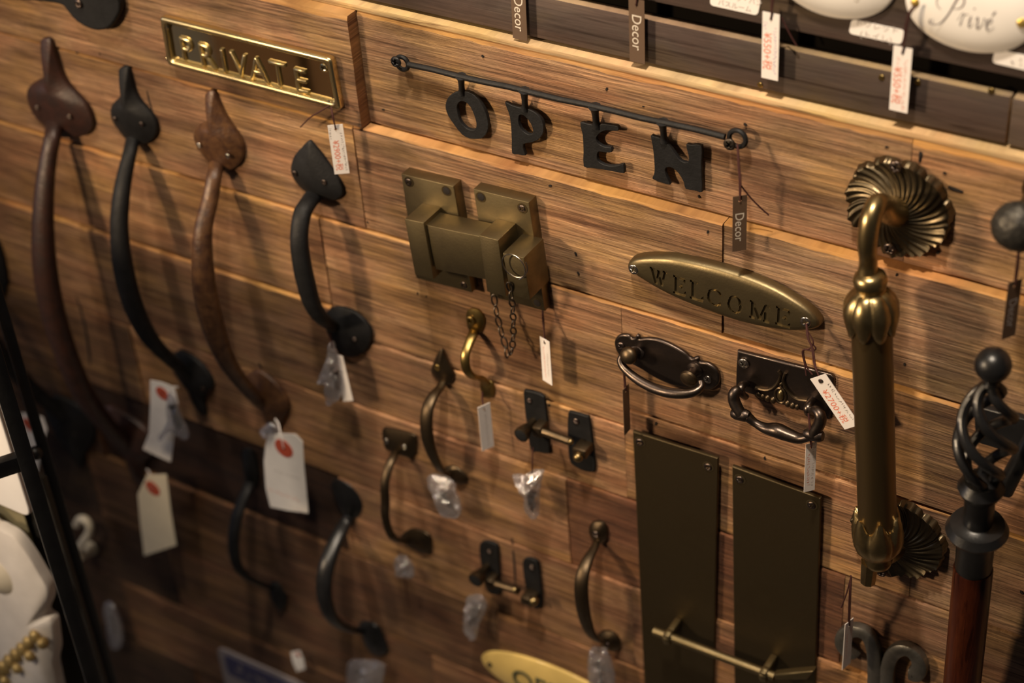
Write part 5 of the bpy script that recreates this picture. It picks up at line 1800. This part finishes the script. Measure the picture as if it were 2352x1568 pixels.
# white ceramic hook
t = thing('wall_hook', 'small cream ceramic hook low on the planks beside the rack', 'hook', W(195, 1270, 0))
hkp = zz(0, 1080, 0.3112, [(565, 400), (590, 360), (630, 365), (660, 410), (652, 470), (610, 530), (580, 590), (590, 640)])
mk('hook', tube_geo(crom([(*W(u, v, 0.034), 0.0042, 0.0042) for u, v, in [q[:2] for q in hkp]], 5), 10), 'ceramic', t)
mk('hook_base', lathe_geo([(0.008, 0), (0.0075, 0.004), (0.004, 0.012), (0.0035, 0.020)], Vector((W(190, 1275, 0.03).x, -0.016, W(190, 1275, 0.03).z)), (0, -1, 0), 16), 'ceramic', t)

# ================================================================== BLACK DISPLAY RACK AT THE LEFT
A0 = W(34, 973, 0.285)
B0 = W(82, 973, 0.205)
ja = WX(46, 1062, A0.x)
jb = WZ(-70, 1100, ja.z)
cd = (jb - ja)
cd.z = 0
cd.normalize()
t = thing('display_rack', 'black iron display rack with square uprights standing before the planks', 'rack', (A0.x, A0.y, 0))
C0 = A0 + cd * 0.30
D0 = B0 + cd * 0.30
for p, w in ((A0, 0.0115), (B0, 0.0085), (C0, 0.0115), (D0, 0.0085)):
    g = bevelled(box_geo((0, 0, 0.66), w, w, 1.32), 0.0008)
    rm = Matrix.Rotation(math.atan2(cd.y, cd.x), 4, 'Z')
    mk('upright', ([rm @ Vector(v) + Vector((p.x, p.y, 0)) for v in g[0]], g[1]), 'blackgloss', t)
zc_ = WX(45, 1066, A0.x).z
for (p, q, z) in ((A0, C0, zc_), (A0, C0, 0.35), (A0, B0, 0.35), (B0, D0, 0.35), (C0, D0, 0.35), (A0, B0, 1.30), (C0, D0, 1.30), (A0, C0, 1.30), (B0, D0, 1.30)):
    d = q - p
    L_ = math.hypot(d.x, d.y)
    g = bevelled(box_geo((L_ / 2, 0, 0), L_, 0.008, 0.0135), 0.0006)
    rm = Matrix.Rotation(math.atan2(d.y, d.x), 4, 'Z')
    mk('crossbar', ([rm @ Vector(v) + Vector((p.x, p.y, z)) for v in g[0]], g[1]), 'blackgloss', t)
mk('weld', sphere_geo(WX(82, 1040, B0.x + 0.002), 0.006, 10, 7), 'blackgloss', t)
# white card standing inside the rack
t = thing('white_placard', 'blank white rounded placard hanging inside the black rack', 'placard', W(0, 1175, 0.262))
pr_, pb_ = W(47, 1110, 0.264).x, W(20, 1168, 0.264).z
plate('sheet', [rounded([(pr_ - 0.20, pb_), (pr_, pb_), (pr_, pb_ + 0.20), (pr_ - 0.20, pb_ + 0.20)], 0.010)], 0.264, 0.259, 'signpanel', t, bev=0.001)
# ornate white plaque with gilt moulding
hq = 0.25
PO = [(-90, 1215), (-20, 1216), (5, 1226), (30, 1242), (58, 1278), (84, 1322), (102, 1355), (105, 1384), (95, 1410), (99, 1421), (112, 1432), (118, 1470), (121, 1500), (116, 1530), (124, 1570), (128, 1640), (60, 1720), (-90, 1720)]
t = thing('ornate_plaque', 'white ornate plaster plaque with a gilt beaded moulding', 'plaque', W(20, 1600, hq))
mk('plaque', dome_geo(crom(xz(PO, hq), 3, True), hq - 0.012, hq - 0.003, hq + 0.006, prof=3.0), 'plaster', t)
bc_ = W(8, 1330, hq + 0.004)
mk('boss', dome_geo(ell(bc_.x - 0.010, bc_.z, 0.022, 0.021, 40), hq - 0.002, hq + 0.004, hq + 0.013), 'ceramic', t)
for k in range(9):
    s = k / 8
    u, v = -35 + (80 + 35) * s, 1576 + (1462 - 1576) * s
    mk('gilt_bead', sphere_geo(W(u, v, hq + 0.007), 0.0075 * (1 - 0.25 * s), 12, 8, (1.0, 0.8, 1.2)), 'gilt', t)
    if k % 2 == 0:
        mk('gilt_bead', sphere_geo(W(u + 18, v + 14, hq + 0.007), 0.0055, 10, 7), 'gilt', t)
pg = thing('grey_board', 'dark grey board between the rack upright and the ornate plaque', 'board', W(90, 1560, 0.22))
g0, g1 = W(96, 1100, 0.222), W(205, 1700, 0.222)
plate('panel', [[(g0.x - 0.07, g1.z), (g0.x, g1.z), (g0.x, g0.z), (g0.x - 0.07, g0.z)]], 0.222, 0.216, 'panelgrey', pg, bev=0.0012)
kc_ = thing('card', 'khaki card peeking out between white panel and plaque', 'card', W(10, 1230, 0.225))
g0, g1 = W(44, 1150, 0.228), W(60, 1262, 0.228)
plate('sheet', [[(g0.x - 0.10, g1.z), (g0.x, g1.z), (g0.x, g0.z), (g0.x - 0.10, g0.z)]], 0.228, 0.2265, 'khaki', kc_, bev=0.0003)


# ================================================================== parts of parts
SUB = {'screw': ('top_plate', 'bottom_plate', 'strap', 'back_plate', 'backplate', 'plaque', 'base_plate', 'catch_plate', 'plate', 'rosette', 'end_ring'),
       'print': ('card', 'paper'), 'handwriting': ('card',), 'eyelet': ('card',), 'eyelet_hole': ('card',),
       'relief_scroll': ('backplate',), 'relief_bead': ('backplate',), 'relief_ring': ('backplate',), 'countersink': ('plate',),
       'screw_hole': ('base_plate', 'plaque'), 'hole': ('base_plate',), 'gilt_bead': ('plaque',), 'boss': ('plaque',), 'navy_band': ('plaque',),
       'white_lettering': ('plaque',), 'lettering': ('plaque',), 'script_letter': ('plaque',), 'brass_screw': ('plaque',), 'spare_screw': ('film',),
       'letter': ('back_plate',), 'stop_ball': ('rod',), 'catch_pin': ('catch',), 'catch_ball': ('catch',), 'knob_face': ('knob_barrel',),
       'post_knob': ('post',), 'bracket_collar': ('bracket',), 'ball_neck': ('ball',)}


def mid_of(o):
    c = Vector()
    for q in o.bound_box:
        c += Vector(q)
    c /= 8.0
    return Vector((c.x * o.scale.x, c.y * o.scale.y, c.z * o.scale.z)) + o.location


for root in [o for o in COL.objects if o.type == 'EMPTY' and o.parent is None]:
    kids = [o for o in COL.objects if o.parent == root]
    byname = {}
    for o in kids:
        byname.setdefault(o.name.split('.')[0], []).append(o)
    for nm, hosts in SUB.items():
        cand = [h_ for q in hosts for h_ in byname.get(q, [])]
        if not cand:
            continue
        for o in byname.get(nm, []):
            p = mid_of(o)
            o.parent = min(cand, key=lambda h_: (mid_of(h_) - p).length)
